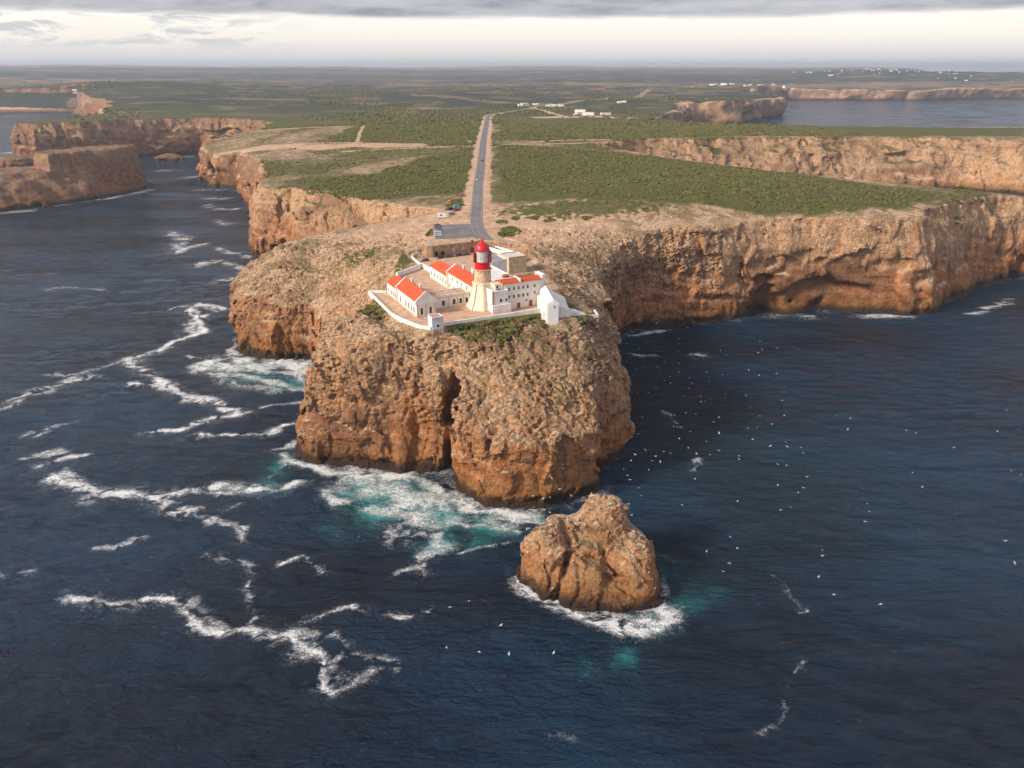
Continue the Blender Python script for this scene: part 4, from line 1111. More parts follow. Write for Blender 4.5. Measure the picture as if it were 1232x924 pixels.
deep = nt.mix(nt.ramp(big, 0.36, 0.66), (0.0016, 0.0105, 0.027), (0.0048, 0.036, 0.080))
aq = nt.math('MULTIPLY', ae, nt.ramp(nt.math('ADD', lace, nt.math('MULTIPLY', ae, 0.35)), 0.42, 0.74))
wcol = nt.mix(aq, deep, (0.028, 0.27, 0.285))
veil = nt.math('MULTIPLY', nt.ramp(nt.math('ADD', nt.math('ADD', nt.math('MULTIPLY', fo, 0.7), nt.math('MULTIPLY', nt.attr('foam'), 0.3)), nt.math('MULTIPLY', nt.math('SUBTRACT', L1, 0.5), 0.75)), 0.24, 0.85), 0.27)
white = nt.math('MAXIMUM', white, nt.math('MULTIPLY', veil, nt.ramp(fo, 0.02, 0.2)))
foamcol = nt.mix(nt.ramp(lace3, 0.3, 0.6), (0.55, 0.62, 0.64), (0.86, 0.86, 0.85))
h1 = nt.noise(nt.scaled(pos, (0.40, 0.78, 0), rot=(0, 0, 0.25)), 1.0, 6.0, 0.60, 0.3)
h2 = nt.noise(nt.scaled(pos, (0.075, 0.17, 0), rot=(0, 0, -0.15)), 1.0, 3.0, 0.5)
hh = nt.math('ADD', nt.math('MULTIPLY', h1, 0.9), nt.math('MULTIPLY', h2, 2.2))
b1 = nt.bump(hh, 1.0, 3.6)
wp = nt.n('ShaderNodeBsdfPrincipled')
nt.put(wp.inputs['Base Color'], wcol); nt.put(wp.inputs['Roughness'], nt.ramp(nt.noise(nt.scaled(pos, (0.006, 0.022, 0), rot=(0, 0, 0.3)), 1.0, 4.0, 0.55, 0.6), 0.38, 0.62, 0.06, 0.24)); nt.put(wp.inputs['IOR'], 1.33); nt.put(wp.inputs['Specular IOR Level'], 0.5)
nt.t.links.new(b1, wp.inputs['Normal'])
fp = nt.n('ShaderNodeBsdfDiffuse'); nt.put(fp.inputs[0], foamcol)
nt.t.links.new(nt.bump(nt.math('ADD', lace, nt.math('MULTIPLY', lace3, 0.4)), 0.5, 0.6), fp.inputs['Normal'])
mx = nt.n('ShaderNodeMixShader'); nt.put(mx.inputs[0], white)
nt.t.links.new(wp.outputs[0], mx.inputs[1]); nt.t.links.new(fp.outputs[0], mx.inputs[2])
out = nt.n('ShaderNodeOutputMaterial'); nt.t.links.new(mx.outputs[0], out.inputs[0])
o = mesh_np("sea", np.stack([fx, fy, SZ], 1), quads, m_sea, attrs={'foam': foam, 'aer': aer})
tag(o, "dark blue ocean with white foam streaks and turquoise churned water around the rocks", 'sea', kind='structure')

# ------------------------------------------------------------------ air between here and the hills
m_haze = bpy.data.materials.new("haze"); m_haze.use_nodes = True
nt = Nodes(m_haze.node_tree)
vp = nt.n('ShaderNodeVolumePrincipled')
vp.inputs['Color'].default_value = (0.74, 0.86, 1.0, 1)
vp.inputs['Density'].default_value = 7.5e-5
vp.inputs['Anisotropy'].default_value = 0.2
ho = nt.n('ShaderNodeOutputMaterial'); nt.t.links.new(vp.outputs[0], ho.inputs['Volume'])
hz = MB().box(-34000, 34000, -600, 27000, -12, 240).build("haze", m_haze)
tag(hz, "thin bluish haze over the far plain and hills", 'haze', kind='stuff')


# ------------------------------------------------------------------ building materials
WHITE = simple_mat("white_plaster", (0.80, 0.765, 0.715), 0.75, 0.09, 0.35, 0.2, 0.15, 4.0)
WHITE_ROOF = simple_mat("whitewashed_roof", (0.74, 0.71, 0.675), 0.8, 0.08, 0.3, 0.2)
CREAM = simple_mat("cream_stone_trim", (0.62, 0.47, 0.31), 0.8, 0.12, 0.6, 0.2, 0.3, 3.0)
BUTTRESS = simple_mat("pale_buttress_stone", (0.74, 0.62, 0.46), 0.8, 0.10, 0.6, 0.2, 0.3, 3.0)
STONE = simple_mat("honey_stone", (0.64, 0.475, 0.305), 0.85, 0.2, 0.9, 0.2, 0.5, 2.5)
BROWN_STONE = simple_mat("brown_rubble_stone", (0.36, 0.235, 0.135), 0.9, 0.25, 0.5, 0.2, 0.8, 1.5)
GREY_ROOF = simple_mat("grey_felt_roof", (0.27, 0.27, 0.28), 0.85, 0.1, 0.6)
RED_METAL = simple_mat("red_gloss_paint", (0.62, 0.012, 0.022), 0.35, 0.08, 0.8, 0.5)
DARK_RED = simple_mat("dark_red_paint", (0.33, 0.02, 0.03), 0.5, 0.1, 0.8)
PAVING = simple_mat("terracotta_paving", (0.55, 0.365, 0.25), 0.85, 0.15, 0.35, 0.2, 0.3, 2.0)
DOOR_WOOD = simple_mat("brown_door_wood", (0.20, 0.085, 0.04), 0.6, 0.15, 1.0)
DARK_PANE = simple_mat("dark_window_glass", (0.03, 0.03, 0.032), 0.15, 0.1, 1.0, 0.5)
LANTERN_GLASS = simple_mat("pale_lantern_glass", (0.80, 0.77, 0.70), 0.45, 0.10, 0.7, 0.4)
WHITE_BAR = simple_mat("white_glazing_bars", (0.80, 0.79, 0.76), 0.5, 0.03)
PALE_BAR = simple_mat("grey_glazing_bars", (0.30, 0.29, 0.27), 0.5, 0.03)


def make_tiles():
    m, nt = material("red_clay_tiles")
    pos = nt.n('ShaderNodeTexCoord').outputs['Object']
    big = nt.noise(pos, 0.3, 4.0, 0.6); fine_ = nt.noise(nt.scaled(pos, (2.2, 2.2, 2.2)), 1.0, 5.0, 0.7)
    c = nt.mix(nt.ramp(fine_, 0.3, 0.7), (0.44, 0.062, 0.024), (0.68, 0.125, 0.048))
    c = nt.mix(nt.math('MULTIPLY', nt.ramp(big, 0.5, 0.7), 0.4), c, (0.48, 0.12, 0.06))
    wv = nt.n('ShaderNodeTexWave', wave_type='BANDS', bands_direction='Y'); wv.inputs['Scale'].default_value = 1.1
    nt.t.links.new(pos, wv.inputs['Vector'])
    surface(nt, c, 0.8, nt.bump(wv.outputs['Fac'], 0.4, 0.08), 0.2)
    return m


TILES = make_tiles()

Z0 = 57.0
TH = rad(27)
ORG = Vector((-12.5, 294.0))


def spot(a, b, z=0.0):
    """station plan (a along the front, b towards the mainland) to world"""
    return (ORG.x + a * math.cos(TH) - b * math.sin(TH), ORG.y + a * math.sin(TH) + b * math.cos(TH), Z0 + z)


def building(name, label, cat, a, b, z=0.0, group=None):
    o = empty(name, spot(a, b, z), TH)
    return tag(o, label, cat, group)


_win = {}


def window(parent, x, y, z, w_=1.0, h=1.7, face='front', kind='window', frame=None, pane=None):
    """an opening with a raised surround; x, y is its centre on the wall line, z its sill"""
    key = (w_, h, kind, frame, pane)
    if key not in _win:
        f = MB()
        t = 0.16
        for bx in ((-w_ / 2 - t, -w_ / 2, 0, h), (w_ / 2, w_ / 2 + t, 0, h), (-w_ / 2 - t, w_ / 2 + t, h, h + t), (-w_ / 2 - t - 0.05, w_ / 2 + t + 0.05, -0.14, 0)):
            f.box(bx[0], bx[1], -0.14, 0.05, bx[2], bx[3])
        p = MB().box(-w_ / 2 + 0.01, w_ / 2 - 0.01, -0.05, 0.05, 0.01, h - 0.01)
        _win[key] = (f.mesh(kind, frame or WHITE), p.mesh('door_leaf' if 'door' in kind else 'pane', pane or DARK_PANE))
    fm, pm = _win[key]
    rz = {'front': 0, 'left': -math.pi / 2, 'right': math.pi / 2, 'back': math.pi}[face]
    o = place(kind, fm, parent, (x, y, z), rz)
    place(pm.name.split('.')[0], pm, o)
    return o


def hip_roof(x0, x1, y0, y1, z, rise, hip0=0.0, hip1=0.0, over=0.35, t=0.22):
    """tiled roof, ridge along y"""
    x0 -= over; x1 += over; y0 -= over; y1 += over
    xm = (x0 + x1) / 2
    mb = MB()
    vs = [(x0, y0, z), (x1, y0, z), (x1, y1, z), (x0, y1, z), (x0, y0, z + t), (x1, y0, z + t), (x1, y1, z + t), (x0, y1, z + t), (xm, y0 + hip0, z + t + rise), (xm, y1 - hip1, z + t + rise)]
    fs = [(0, 3, 2, 1), (0, 1, 5, 4), (1, 2, 6, 5), (2, 3, 7, 6), (3, 0, 4, 7), (4, 5, 8), (5, 6, 9, 8), (6, 7, 9), (7, 4, 8, 9)]
    return mb.add(vs, fs)


def block(mb, x0, x1, y0, y1, z0, z1, parapet=0.6, t=0.35):
    """walls with a flat recessed roof behind a parapet"""
    mb.box(x0, x1, y0, y1, z0, z1 - parapet)
    for q in ((x0, x1, y0, y0 + t), (x0, x1, y1 - t, y1), (x0, x0 + t, y0 + t, y1 - t), (x1 - t, x1, y0 + t, y1 - t)):
        mb.box(q[0], q[1], q[2], q[3], z1 - parapet, z1)
    return mb


# ------------------------------------------------------------------ lighthouse tower
t = building("lighthouse", "stout stone lighthouse with bright red lantern dome amid the white station", "lighthouse", 0, -1)
N8 = rad(22.5)
base = MB().lathe([(7.2, -1), (7.0, 0.25), (5.9, 2.2), (5.0, 5.0), (4.35, 8.0), (4.05, 10.2), (4.4, 10.25), (4.4, 10.75), (3.7, 10.8)], 8, rot=N8)
base.build('tower_base', simple_mat("pale_cream_stone", (0.80, 0.70, 0.56), 0.8, 0.10, 0.7, 0.2, 0.3, 2.0), t)
for k in range(8):
    a = N8 + k * math.pi / 4
    rb = MB()
    c_, s_ = math.cos(a), math.sin(a)
    outer = [(7.6, -1), (7.35, 0.3), (6.25, 2.2), (5.3, 5.0), (4.62, 8.0), (4.3, 10.2)]
    vs = []
    for r, z in outer:
        for rr, d in ((r - 1.2, -0.3), (r, -0.3), (r, 0.3), (r - 1.2, 0.3)):
            vs.append((rr * c_ - d * s_, rr * s_ + d * c_, z))
    fs = [(3, 2, 1, 0), (20, 21, 22, 23)]
    for j in range(5):
        for q in range(4):
            fs.append((4 * j + q, 4 * j + (q + 1) % 4, 4 * j + 4 + (q + 1) % 4, 4 * j + 4 + q))
    rb.add(vs, fs).build('buttress', BUTTRESS, t)
MB().lathe([(3.55, 10.8), (3.5, 11.2), (3.4, 15.6), (3.45, 15.65), (3.75, 16.0), (3.8, 16.35), (3.2, 16.4)], 32).build('tower_shaft', STONE, t, smooth=True)
for az in (200, 290):
    a = rad(az)
    window(t, 4.55 * math.cos(a) * (1.0 if az == 200 else 0.98), 4.55 * math.sin(a), 6.2, 0.8, 1.5, 'front' if az == 290 else 'left')
drum = MB().lathe([(3.35, 16.4), (3.35, 16.7), (3.05, 16.75), (3.05, 18.9), (3.5, 19.05), (3.5, 19.3), (2.7, 19.32)], 32).build('gallery_drum', RED_METAL, t, smooth=True)
gl = MB().lathe([(2.72, 19.3), (2.72, 23.75)], 24).build('lantern_glass', LANTERN_GLASS, t)
bars = MB()
for k in range(24):
    a = 2 * math.pi * k / 24
    c_, s_ = math.cos(a), math.sin(a)
    vs = [(r * c_ - d * s_, r * s_ + d * c_, z) for z in (19.32, 23.75) for r, d in ((2.70, -0.045), (2.82, -0.045), (2.82, 0.045), (2.70, 0.045))]
    bars.add(vs, [(3, 2, 1, 0), (4, 5, 6, 7), (0, 1, 5, 4), (1, 2, 6, 5), (2, 3, 7, 6), (3, 0, 4, 7)])
for z in (19.6, 20.6, 21.55, 22.5, 23.45):
    bars.lathe([(2.70, z - 0.05), (2.80, z - 0.05), (2.80, z + 0.05), (2.70, z + 0.05)], 24)
bars.build('glazing_bars', PALE_BAR, gl)
for az in (-27, 153):
    p = MB()
    for i in range(5):
        a0, a1 = rad(az - 34 + i * 13.6), rad(az - 34 + (i + 1) * 13.6)
        q = [(3.35 * math.cos(a0), 3.35 * math.sin(a0)), (3.35 * math.cos(a1), 3.35 * math.sin(a1)), (3.75 * math.cos(a1), 3.75 * math.sin(a1)), (3.75 * math.cos(a0), 3.75 * math.sin(a0))]
        p.prism(q, 19.05, 23.3)
    p.build('gallery_screen', DARK_RED, t)
dome = MB().lathe([(2.9, 23.75), (3.15, 23.8), (3.15, 24.1), (2.95, 24.2), (2.8, 24.9), (2.4, 25.8), (1.75, 26.5), (1.0, 26.95), (0.62, 27.1), (0.5, 27.6), (0.62, 27.7), (0.62, 28.0), (0.3, 28.3)], 32).build('lantern_dome', RED_METAL, t, smooth=True)
MB().lathe([(0.12, 28.2), (0.12, 29.4), (0.03, 29.9)], 8).build('lightning_rod', RED_METAL, dome)

# square annex at the tower's foot
t = building("tower_annex", "square white annex built against the right foot of the lighthouse tower", "annex", 3.2, -8.5)
block(MB(), -3.6, 3.2, -3.2, 4.0, -1, 9.2).build('wall', WHITE, t)
block(MB(), -1.5, 3.4, -0.5, 4.2, 9.2, 11.2, 0.3).build('upper_storey', simple_mat("pale_cream_plaster", (0.74, 0.64, 0.50), 0.8, 0.06), t)
MB().box(-4.4, 4.0, -4.2, -3.2, -2, 3.6).build('plinth', WHITE, t)
window(t, -0.2, -3.2, 4.4, 1.0, 1.5); window(t, -1.5 + 1.0, -0.5, 9.4, 0.9, 1.4)
window(t, 2.3, -3.2, 4.6, 0.8, 1.2)
MB().box(-3.9, -3.55, -3.4, -2.9, -0.5, 9.4).build('pilaster', DOOR_WOOD, t)

# ------------------------------------------------------------------ left house with hipped roof in two sections
t = building("keepers_house", "white house with a steep orange roof, leftmost building inside the walls", "house", -25.5, 0)
def gable_wall(x, y0, y1, z, zr, over=0.55, up=0.45):
    """white wall that rises above the roof along its slope"""
    x += over
    return MB().add([(-x, y0, z - 1), (x, y0, z - 1), (x, y1, z - 1), (-x, y1, z - 1), (-x, y0, z + up), (0, y0, zr + up), (x, y0, z + up), (-x, y1, z + up), (0, y1, zr + up), (x, y1, z + up)],
                    [(0, 3, 2, 1), (0, 1, 6, 5, 4), (3, 7, 8, 9, 2), (0, 4, 7, 3), (1, 2, 9, 6), (4, 5, 8, 7), (5, 6, 9, 8)])


MB().box(-4.0, 4.0, -2, 22, -1.5, 6.2).build('wall', WHITE, t)
MB().box(-3.9, 3.9, 22.0, 36, -1.5, 5.2).build('wall', WHITE, t)
rf_ = hip_roof(-4.0, 4.0, -1.3, 21.3, 6.2, 3.5, 0.0, 0.0).build('roof', TILES, t)
for yv in (6.0, 15.5):
    MB().box(0.6, 1.5, yv, yv + 1.3, 8.4, 10.7).box(0.5, 1.6, yv - 0.1, yv + 1.4, 10.7, 10.9).build('chimney', WHITE, rf_)
hip_roof(-3.9, 3.9, 22.8, 36, 5.2, 3.4, 0.0, 5.0).build('roof', TILES, t)
gable_wall(4.0, 21.7, 22.4, 6.2, 9.9).build('parapet', WHITE, t)
gable_wall(4.0, -2.2, -1.7, 6.2, 9.9).build('parapet', WHITE, t)
for yv in (1.2, 4.4, 7.6, 10.8, 17.5):
    window(t, -4.0, yv, 0.9, 1.1, 2.7, 'left')
for yv in (24.6, 27.4, 30.2, 33.6):
    window(t, -3.9, yv, 0.9, 0.95, 2.3, 'left')
for xv in (-2.0, 1.8):
    window(t, xv, -2, 0.9, 1.0, 2.7, 'front')
for xv in (-3.8, -0.1, 3.8):
    MB().box(xv - 0.25, xv + 0.25, -2.14, -1.9, -1.5, 5.6).build('pilaster', CREAM, t)
MB().box(-4.24, -3.9, 21.4, 22.6, -1.5, 5.4).build('pilaster', CREAM, t)

# one storey range facing the front court
t = building("front_range", "low white flat roofed range behind the front court, between left house and tower", "outbuilding", -11, 5.4)
block(MB(), -10.4, 7.6, 0, 7.5, -1.0, 5.4, 0.7).build('wall', WHITE, t)
MB().box(-10.45, 7.65, -0.12, -0.002, 4.3, 4.6).build('cornice', CREAM, t)
MB().box(-10.0, 7.2, 0.4, 7.1, 4.71, 4.77).build('roof_terrace', PAVING, t)
for xv, kd in ((-4.2, 'window'), (0.6, 'window'), (3.6, 'window'), (6.4, 'window')):
    window(t, xv, 0, 0.8, 1.2, 2.2, 'front')
for xv in (-1.8, 2.1, 5.0):
    MB().box(xv - 0.2, xv + 0.2, -0.11, -0.003, -1.0, 4.3).build('pilaster', CREAM, t)

# small turret house on the front wall
t = building("corner_turret", "little pale blue white turret house on the front corner of the perimeter wall", "turret", -27.5, -17.2)
block(MB(), -2.3, 2.3, -2.2, 2.2, 0.2, 5.0, 0.4).build('wall', simple_mat("bluish_white_plaster", (0.68, 0.70, 0.72), 0.75, 0.05), t)
MB().prism([(-2.4, -2.35), (2.4, -2.35), (2.4, 2.2), (-2.4, 2.2)], -5.5, 0.2).build('stone_base', STONE, t)
MB().box(-2.45, 2.45, -2.4, -2.2, 4.4, 4.65).build('cornice', CREAM, t)
MB().box(-1.9, 1.9, -1.8, 1.8, 4.62, 4.72).build('roof', simple_mat("pinkish_roof", (0.58, 0.27, 0.23), 0.8), t)
window(t, 0.0, -2.2, 0.9, 1.0, 1.1)

# ------------------------------------------------------------------ middle wing running back from the tower
t = building("long_wing", "long white wing with orange roof running back from the lighthouse tower", "house", 1.0, 28)
MB().box(-4.0, 4.0, -24, 2, -1.0, 7.9).build('wall', WHITE, t)
MB().box(-3.9, 3.9, 2, 24.5, -1.0, 5.6).build('wall', WHITE, t)
rf_ = hip_roof(-4.0, 4.0, -24, 1.3, 7.9, 2.6, 0.0, 0.0).build('roof', TILES, t)
for yv in (-15.0, -5.0):
    MB().box(0.8, 1.6, yv, yv + 1.2, 9.6, 11.6).box(0.7, 1.7, yv - 0.1, yv + 1.3, 11.6, 11.8).build('chimney', WHITE, rf_)
hip_roof(-3.9, 3.9, 2.7, 24.5, 5.6, 2.8, 0.0, 4.0).build('roof', TILES, t)
gable_wall(4.0, 1.7, 2.4, 7.9, 10.7).build('parapet', WHITE, t)
for yv in (-19, -14, -9, -4):
    window(t, -4.0, yv, 5.3, 0.9, 1.5, 'left')
for yv in (-9.5, -5.0, -0.6):
    window(t, -4.0, yv, 1.4, 0.9, 1.7, 'left')
for yv in (4.4, 8, 11.4, 15, 18.4, 22):
    window(t, -3.9, yv, 1.6, 0.9, 2.0, 'left')
MB().box(-4.2, -3.9, 1.2, 2.8, -1.0, 7.2).build('pilaster', CREAM, t)

# three storey right wing
t = building("barracks_wing", "three storey white wing with small windows and thin red roof, right of the tower", "house", 14.4, -9.6)
MB().box(-9.6, 10.2, 0, 6.4, -1.5, 11.0).build('wall', simple_mat("weathered_white_plaster", (0.76, 0.71, 0.655), 0.8, 0.06, 0.5, 0.2, 0.2, 3.0), t)


def shallow_roof(x0, x1):
    return MB().add([(x0, -0.3, 11.0), (x1, -0.3, 11.0), (x1, 6.6, 11.0), (x0, 6.6, 11.0), (x0, -0.3, 11.2), (x1, -0.3, 11.2), (x1, 6.6, 11.2), (x0, 6.6, 11.2), (x0, 3.3, 12.3), (x1, 3.3, 12.3)],
                    [(0, 3, 2, 1), (0, 1, 5, 4), (1, 2, 6, 9, 5), (2, 3, 7, 6), (3, 0, 4, 8, 7), (4, 5, 9, 8), (6, 7, 8, 9)])


shallow_roof(-9.5, -1.7).build('roof', TILES, t)
shallow_roof(-1.3, 8.6).build('roof', TILES, t)
MB().box(-1.7, -1.3, -0.4, 6.7, 11.0, 12.6).build('parapet', WHITE, t)
block(MB(), 8.7, 10.3, -0.1, 6.5, 11.0, 12.9, 0.3).build('end_parapet', WHITE, t)
for i, xv in enumerate((-6.6, -4.4, -2.2, -0.1, 2.0)):
    window(t, xv, 0, 8.0, 0.85, 1.45); window(t, xv, 0, 4.7, 0.85, 1.4)
window(t, 5.2, 0, 8.0, 0.85, 1.45); window(t, 5.3, 0, 5.2, 0.8, 1.2); window(t, -8.6, 0, 4.2, 0.85, 1.4); window(t, -6.0, 0, 2.0, 0.7, 0.8); window(t, 1.5, 0, 2.6, 0.7, 0.9)
window(t, -2.2, 0, 0.0, 1.2, 2.4, 'front', 'door', CREAM, DOOR_WOOD); window(t, 3.5, 0, 0.2, 1.3, 2.5, 'front', 'door', CREAM, DOOR_WOOD)
MB().box(-9.66, -9.3, -0.16, 0.02, -1.5, 10.9).build('drainpipe', DOOR_WOOD, t)

# flat roofed blocks behind the right wing
t = building("terrace_block", "flat white terrace roof block hidden behind the three storey wing", "outbuilding", 12, 12)
block(MB(), -5.2, 5.0, -15.0, 14, -1, 9.6, 0.5).build('wall', WHITE, t)
MB().box(-4.8, 4.6, -14.6, 13.6, 9.1, 9.18).build('roof', WHITE_ROOF, t)
t2 = MB().box(0.5, 3.5, -7, -5.6, 9.2, 10.2).add([(0.3, -7.2, 10.2), (3.7, -7.2, 10.2), (3.7, -5.4, 10.2), (0.3, -5.4, 10.2), (2.0, -6.3, 10.7)], [(3, 2, 1, 0), (0, 1, 4), (1, 2, 4), (2, 3, 4), (3, 0, 4)]).build('skylight', simple_mat("faded_red_roof", (0.42, 0.12, 0.09), 0.8), t)
t = building("cistern_house", "tall white block with a grey flat roof behind the lighthouse tower", "outbuilding", 19.5, 31)
block(MB(), -5.0, 5.2, -5, 5, -1, 11.6, 0.5).build('wall', WHITE, t)
MB().box(-4.6, 4.8, -4.6, 4.6, 11.1, 11.2).build('roof', GREY_ROOF, t)
t = building("stone_house", "brown stone block with pale flat roof behind the right wing, beside the hillside paths", "outbuilding", 37.5, 45)
block(MB(), -4.8, 4.8, -5, 5, -2, 8.3, 0.5).build('wall', STONE, t)
MB().box(-4.4, 4.4, -4.6, 4.6, 7.8, 7.9).build('roof', simple_mat("pale_grey_roof", (0.58, 0.58, 0.57), 0.8), t)
MB().box(-4.9, 4.9, -5.1, -5.0, 5.4, 5.8).build('cornice', CREAM, t)

# gabled chapel that juts out over the front wall
t = building("chapel", "small white gabled chapel with one black window jutting through the front wall", "chapel", 20.7, -20.2)
t.rotation_euler = (0, 0, TH - rad(20))
g = MB()
w_, y0_, y1_, e_, r_ = 2.4, -9.6, 9.7, 6.6, 8.2
g.add([(-w_, y0_, -4), (w_, y0_, -4), (w_, y0_, e_), (0, y0_, r_), (-w_, y0_, e_), (-w_, y1_, -4), (w_, y1_, -4), (w_, y1_, e_ + 0.2), (0, y1_, r_ + 0.4), (-w_, y1_, e_ + 0.2)],
      [(0, 1, 2, 3, 4), (9, 8, 7, 6, 5), (0, 5, 6, 1), (1, 6, 7, 2), (4, 9, 5, 0)])
g.add([(-w_, y0_, e_), (0, y0_, r_), (0, y1_, r_ + 0.4), (-w_, y1_, e_ + 0.2)], [(0, 1, 2, 3)]).add([(w_, y0_, e_), (w_, y1_, e_ + 0.2), (0, y1_, r_ + 0.4), (0, y0_, r_)], [(0, 1, 2, 3)])
g.build('wall', WHITE, t)
ga = MB().add([(-2.0, -9.75, -4), (2.0, -9.75, -4), (2.0, -9.75, 5.9), (0, -9.75, 7.3), (-2.0, -9.75, 5.9), (-2.0, -9.6, -4), (2.0, -9.6, -4), (2.0, -9.6, 5.9), (0, -9.6, 7.3), (-2.0, -9.6, 5.9)],
              [(0, 1, 2, 3, 4), (9, 8, 7, 6, 5)] + [(i, i + 5, (i + 1) % 5 + 5, (i + 1) % 5) for i in range(5)])
ga.build('gable_front', simple_mat("shaded_white_plaster", (0.70, 0.725, 0.73), 0.75, 0.04), t)  # bluish tone paints the shade of the less lit gable into its plaster
window(t, 0.2, -9.76, 5.0, 0.6, 0.8)
MB().add([(2.4, -7, -3), (7.4, -7, -3), (7.4, 6, -3), (2.4, 6, -3), (2.4, -7, 5.0), (7.4, -7, 1.8), (7.4, 6, 4.4), (2.4, 6, 7.2)], [(3, 2, 1, 0), (4, 5, 6, 7), (0, 1, 5, 4), (1, 2, 6, 5), (2, 3, 7, 6), (3, 0, 4, 7)]).build('side_aisle', WHITE, t)
MB().box(-3.6, -2.4, -1.0, 9.6, -1.5, 4.6).add([(-3.6, -6, -1.5), (-2.4, -6, -1.5), (-2.4, -1, -1.5), (-3.6, -1, -1.5), (-3.6, -6, 2.0), (-2.4, -6, 2.0), (-2.4, -1, 4.6), (-3.6, -1, 4.6)], [(3, 2, 1, 0), (4, 5, 6, 7), (0, 1, 5, 4), (1, 2, 6, 5), (2, 3, 7, 6), (3, 0, 4, 7)]).build('side_wall', WHITE, t)
# stepped walls of the little yard on the right
def yard_wall(label, pts, z0, z1, thick=0.6, mat=None, name="yard_wall", cat="wall", group=None):
    p0 = spot(*pts[0])
    o = MB().wall([(spot(*p)[0] - p0[0], spot(*p)[1] - p0[1]) for p in pts], thick, z0, z1).build(name, mat or WHITE, None, (p0[0], p0[1], Z0))
    return tag(o, label, cat, group)


yard_wall("stepped white wall running right from the chapel to the small end yard", [(21.2, -27.6), (25.5, -27.8), (29.5, -28.4), (32.5, -29.2)], -5, [3.6, 2.4, 1.6, 0.4], 1.6)
yard_wall("low white wall round the little yard at the right end of the station", [(32.6, -29.6), (37.6, -30.6), (38.8, -26.0)], -6, [0.0, -0.4, 0.2], 0.6)
yard_wall("white wall end block between chapel aisle and the small end yard", [(27, -24), (31.0, -24.4)], -5, [1.8, 0.9], 1.4)
# perimeter walls
yard_wall("long white front wall above the green bushes, from turret to chapel", [(-24.9, -16.6), (-18, -16.4), (-6, -17.0), (5.2, -17.9), (18.0, -19.2)], -6, [1.2, 1.2, 1.3, 1.5, 2.0], 0.7, name="perimeter_wall")
yard_wall("white wall stepping along the left cliff edge below the orange roofed house", [(-30.2, -18.8), (-33.5, -14.0), (-36.6, -3.0), (-37.7, 3.8), (-37.6, 7.0), (-36.4, 40.4)], -5, [1.2, 1.2, 1.2, 1.2, 0.9, 0.9], 0.8, name="perimeter_wall")
yard_wall("pale wall closing the left terrace behind the orange roofed house", [(-36.1, 40.4), (-29.6, 36.6)], -3, 1.1, 0.6, name="perimeter_wall")
yard_wall("white rear court wall between the two orange roofed houses", [(-21.4, 36.2), (-17.0, 60), (0.0, 71.0), (1.0, 53)], -3, [1.0, 2.2, 2.4, 2.4], 0.7, name="perimeter_wall")
yard_wall("thin white wall curving round the left end of the old fort", [(0.6, 71.6), (1.4, 84), (2.2, 91.6), (4.4, 97), (8.5, 98.5)], -3, [1.4, 1.2, 1.2, 1.2, 1.2], 0.6, name="perimeter_wall")

# old fort with arched doors behind the station
t = building("old_fort", "long brown stone fort building with arched doors and earth roof, behind the station", "fort", 24, 93)
fw = MB()
pl = [(-15.8, 0.5), (-14.6, -3.6), (-11.5, -4.8), (16, -4.8), (16, 5.0), (-13, 5.0)]
top = [(-15.2, 0.5), (-14.1, -3.1), (-11.3, -4.2), (16, -4.2), (16, 5.0), (-13, 4.6)]
fw.prism(pl, -2, 6.0, top)
fw.build('wall', BROWN_STONE, t)
MB().prism([(-14.6, 0.5), (-13.6, -2.6), (-11.0, -3.7), (15.9, -3.7), (15.9, 4.9), (-12.6, 4.3)], 6.01, 6.5, [(-13.0, 0.6), (-12.6, -1.2), (-10.6, -2.2), (15.7, -2.2), (15.7, 4.7), (-11.6, 3.6)]).build('earth_roof', simple_mat("dry_earth", (0.48, 0.34, 0.23), 0.95, 0.2, 0.5, 0.1, 0.5, 2.0), t)


def arch(parent, x, y, z, w2, h, mat, name='arched_door'):
    pts = [(-w2, 0), (w2, 0), (w2, h)] + [(w2 * math.cos(a), h + w2 * math.sin(a)) for a in np.linspace(0, math.pi, 9)[1:-1]] + [(-w2, h)]
    n = len(pts)
    vs = [(p[0], -0.12, p[1]) for p in pts] + [(p[0], 0.35, p[1]) for p in pts]
    return MB().add(vs, [tuple(range(n)), tuple(range(2 * n - 1, n - 1, -1))] + [(i, n + i, n + (i + 1) % n, (i + 1) % n) for i in range(n)]).build(name, mat, parent, (x, y, z))


for xv in (-9.5, -6.0, 11.2):
    arch(t, xv, -4.75, -0.1, 0.85, 2.4, DARK_PANE)
for xv in (0.5, 6.0):
    window(t, xv, -4.66, 2.6, 0.6, 0.8)
MB().box(10.2, 11.6, -5.6, -4.9, 6.0, 7.3).build('sentry_box', RED_METAL, t)

# gate walls where the road comes in
yard_wall("white boundary wall on the right of the road's last stretch before the fort", [(63.8, 127), (57.5, 110), (52.0, 97), (49.5, 92.7)], -3, [4.6, 3.0, 1.9, 1.6], 0.7, name="roadside_wall")
yard_wall("white gate wall beside the fort, leading down to the stone house", [(42.5, 97), (46, 86), (47.2, 74), (45, 66), (38, 62)], -3, [2.0, 2.2, 2.4, 2.4, 2.0], 0.9, name="gate_wall")
yard_wall("second white gate wall on the right side of the station entrance", [(50.5, 92), (53, 80), (53.5, 70), (50, 58)], -5, [1.6, 1.8, 1.6, 1.2], 0.8, name="gate_wall")
t = building("gatehouse", "small white flat roofed gatehouse between the gate walls beside the fort", "gatehouse", 48.6, 62)
block(MB(), -2.6, 2.6, -3, 3, -2, 3.4, 0.4).build('wall', WHITE, t)
window(t, -0.6, -3, 0.2, 1.0, 2.0, 'front', 'door', CREAM, DOOR_WOOD)

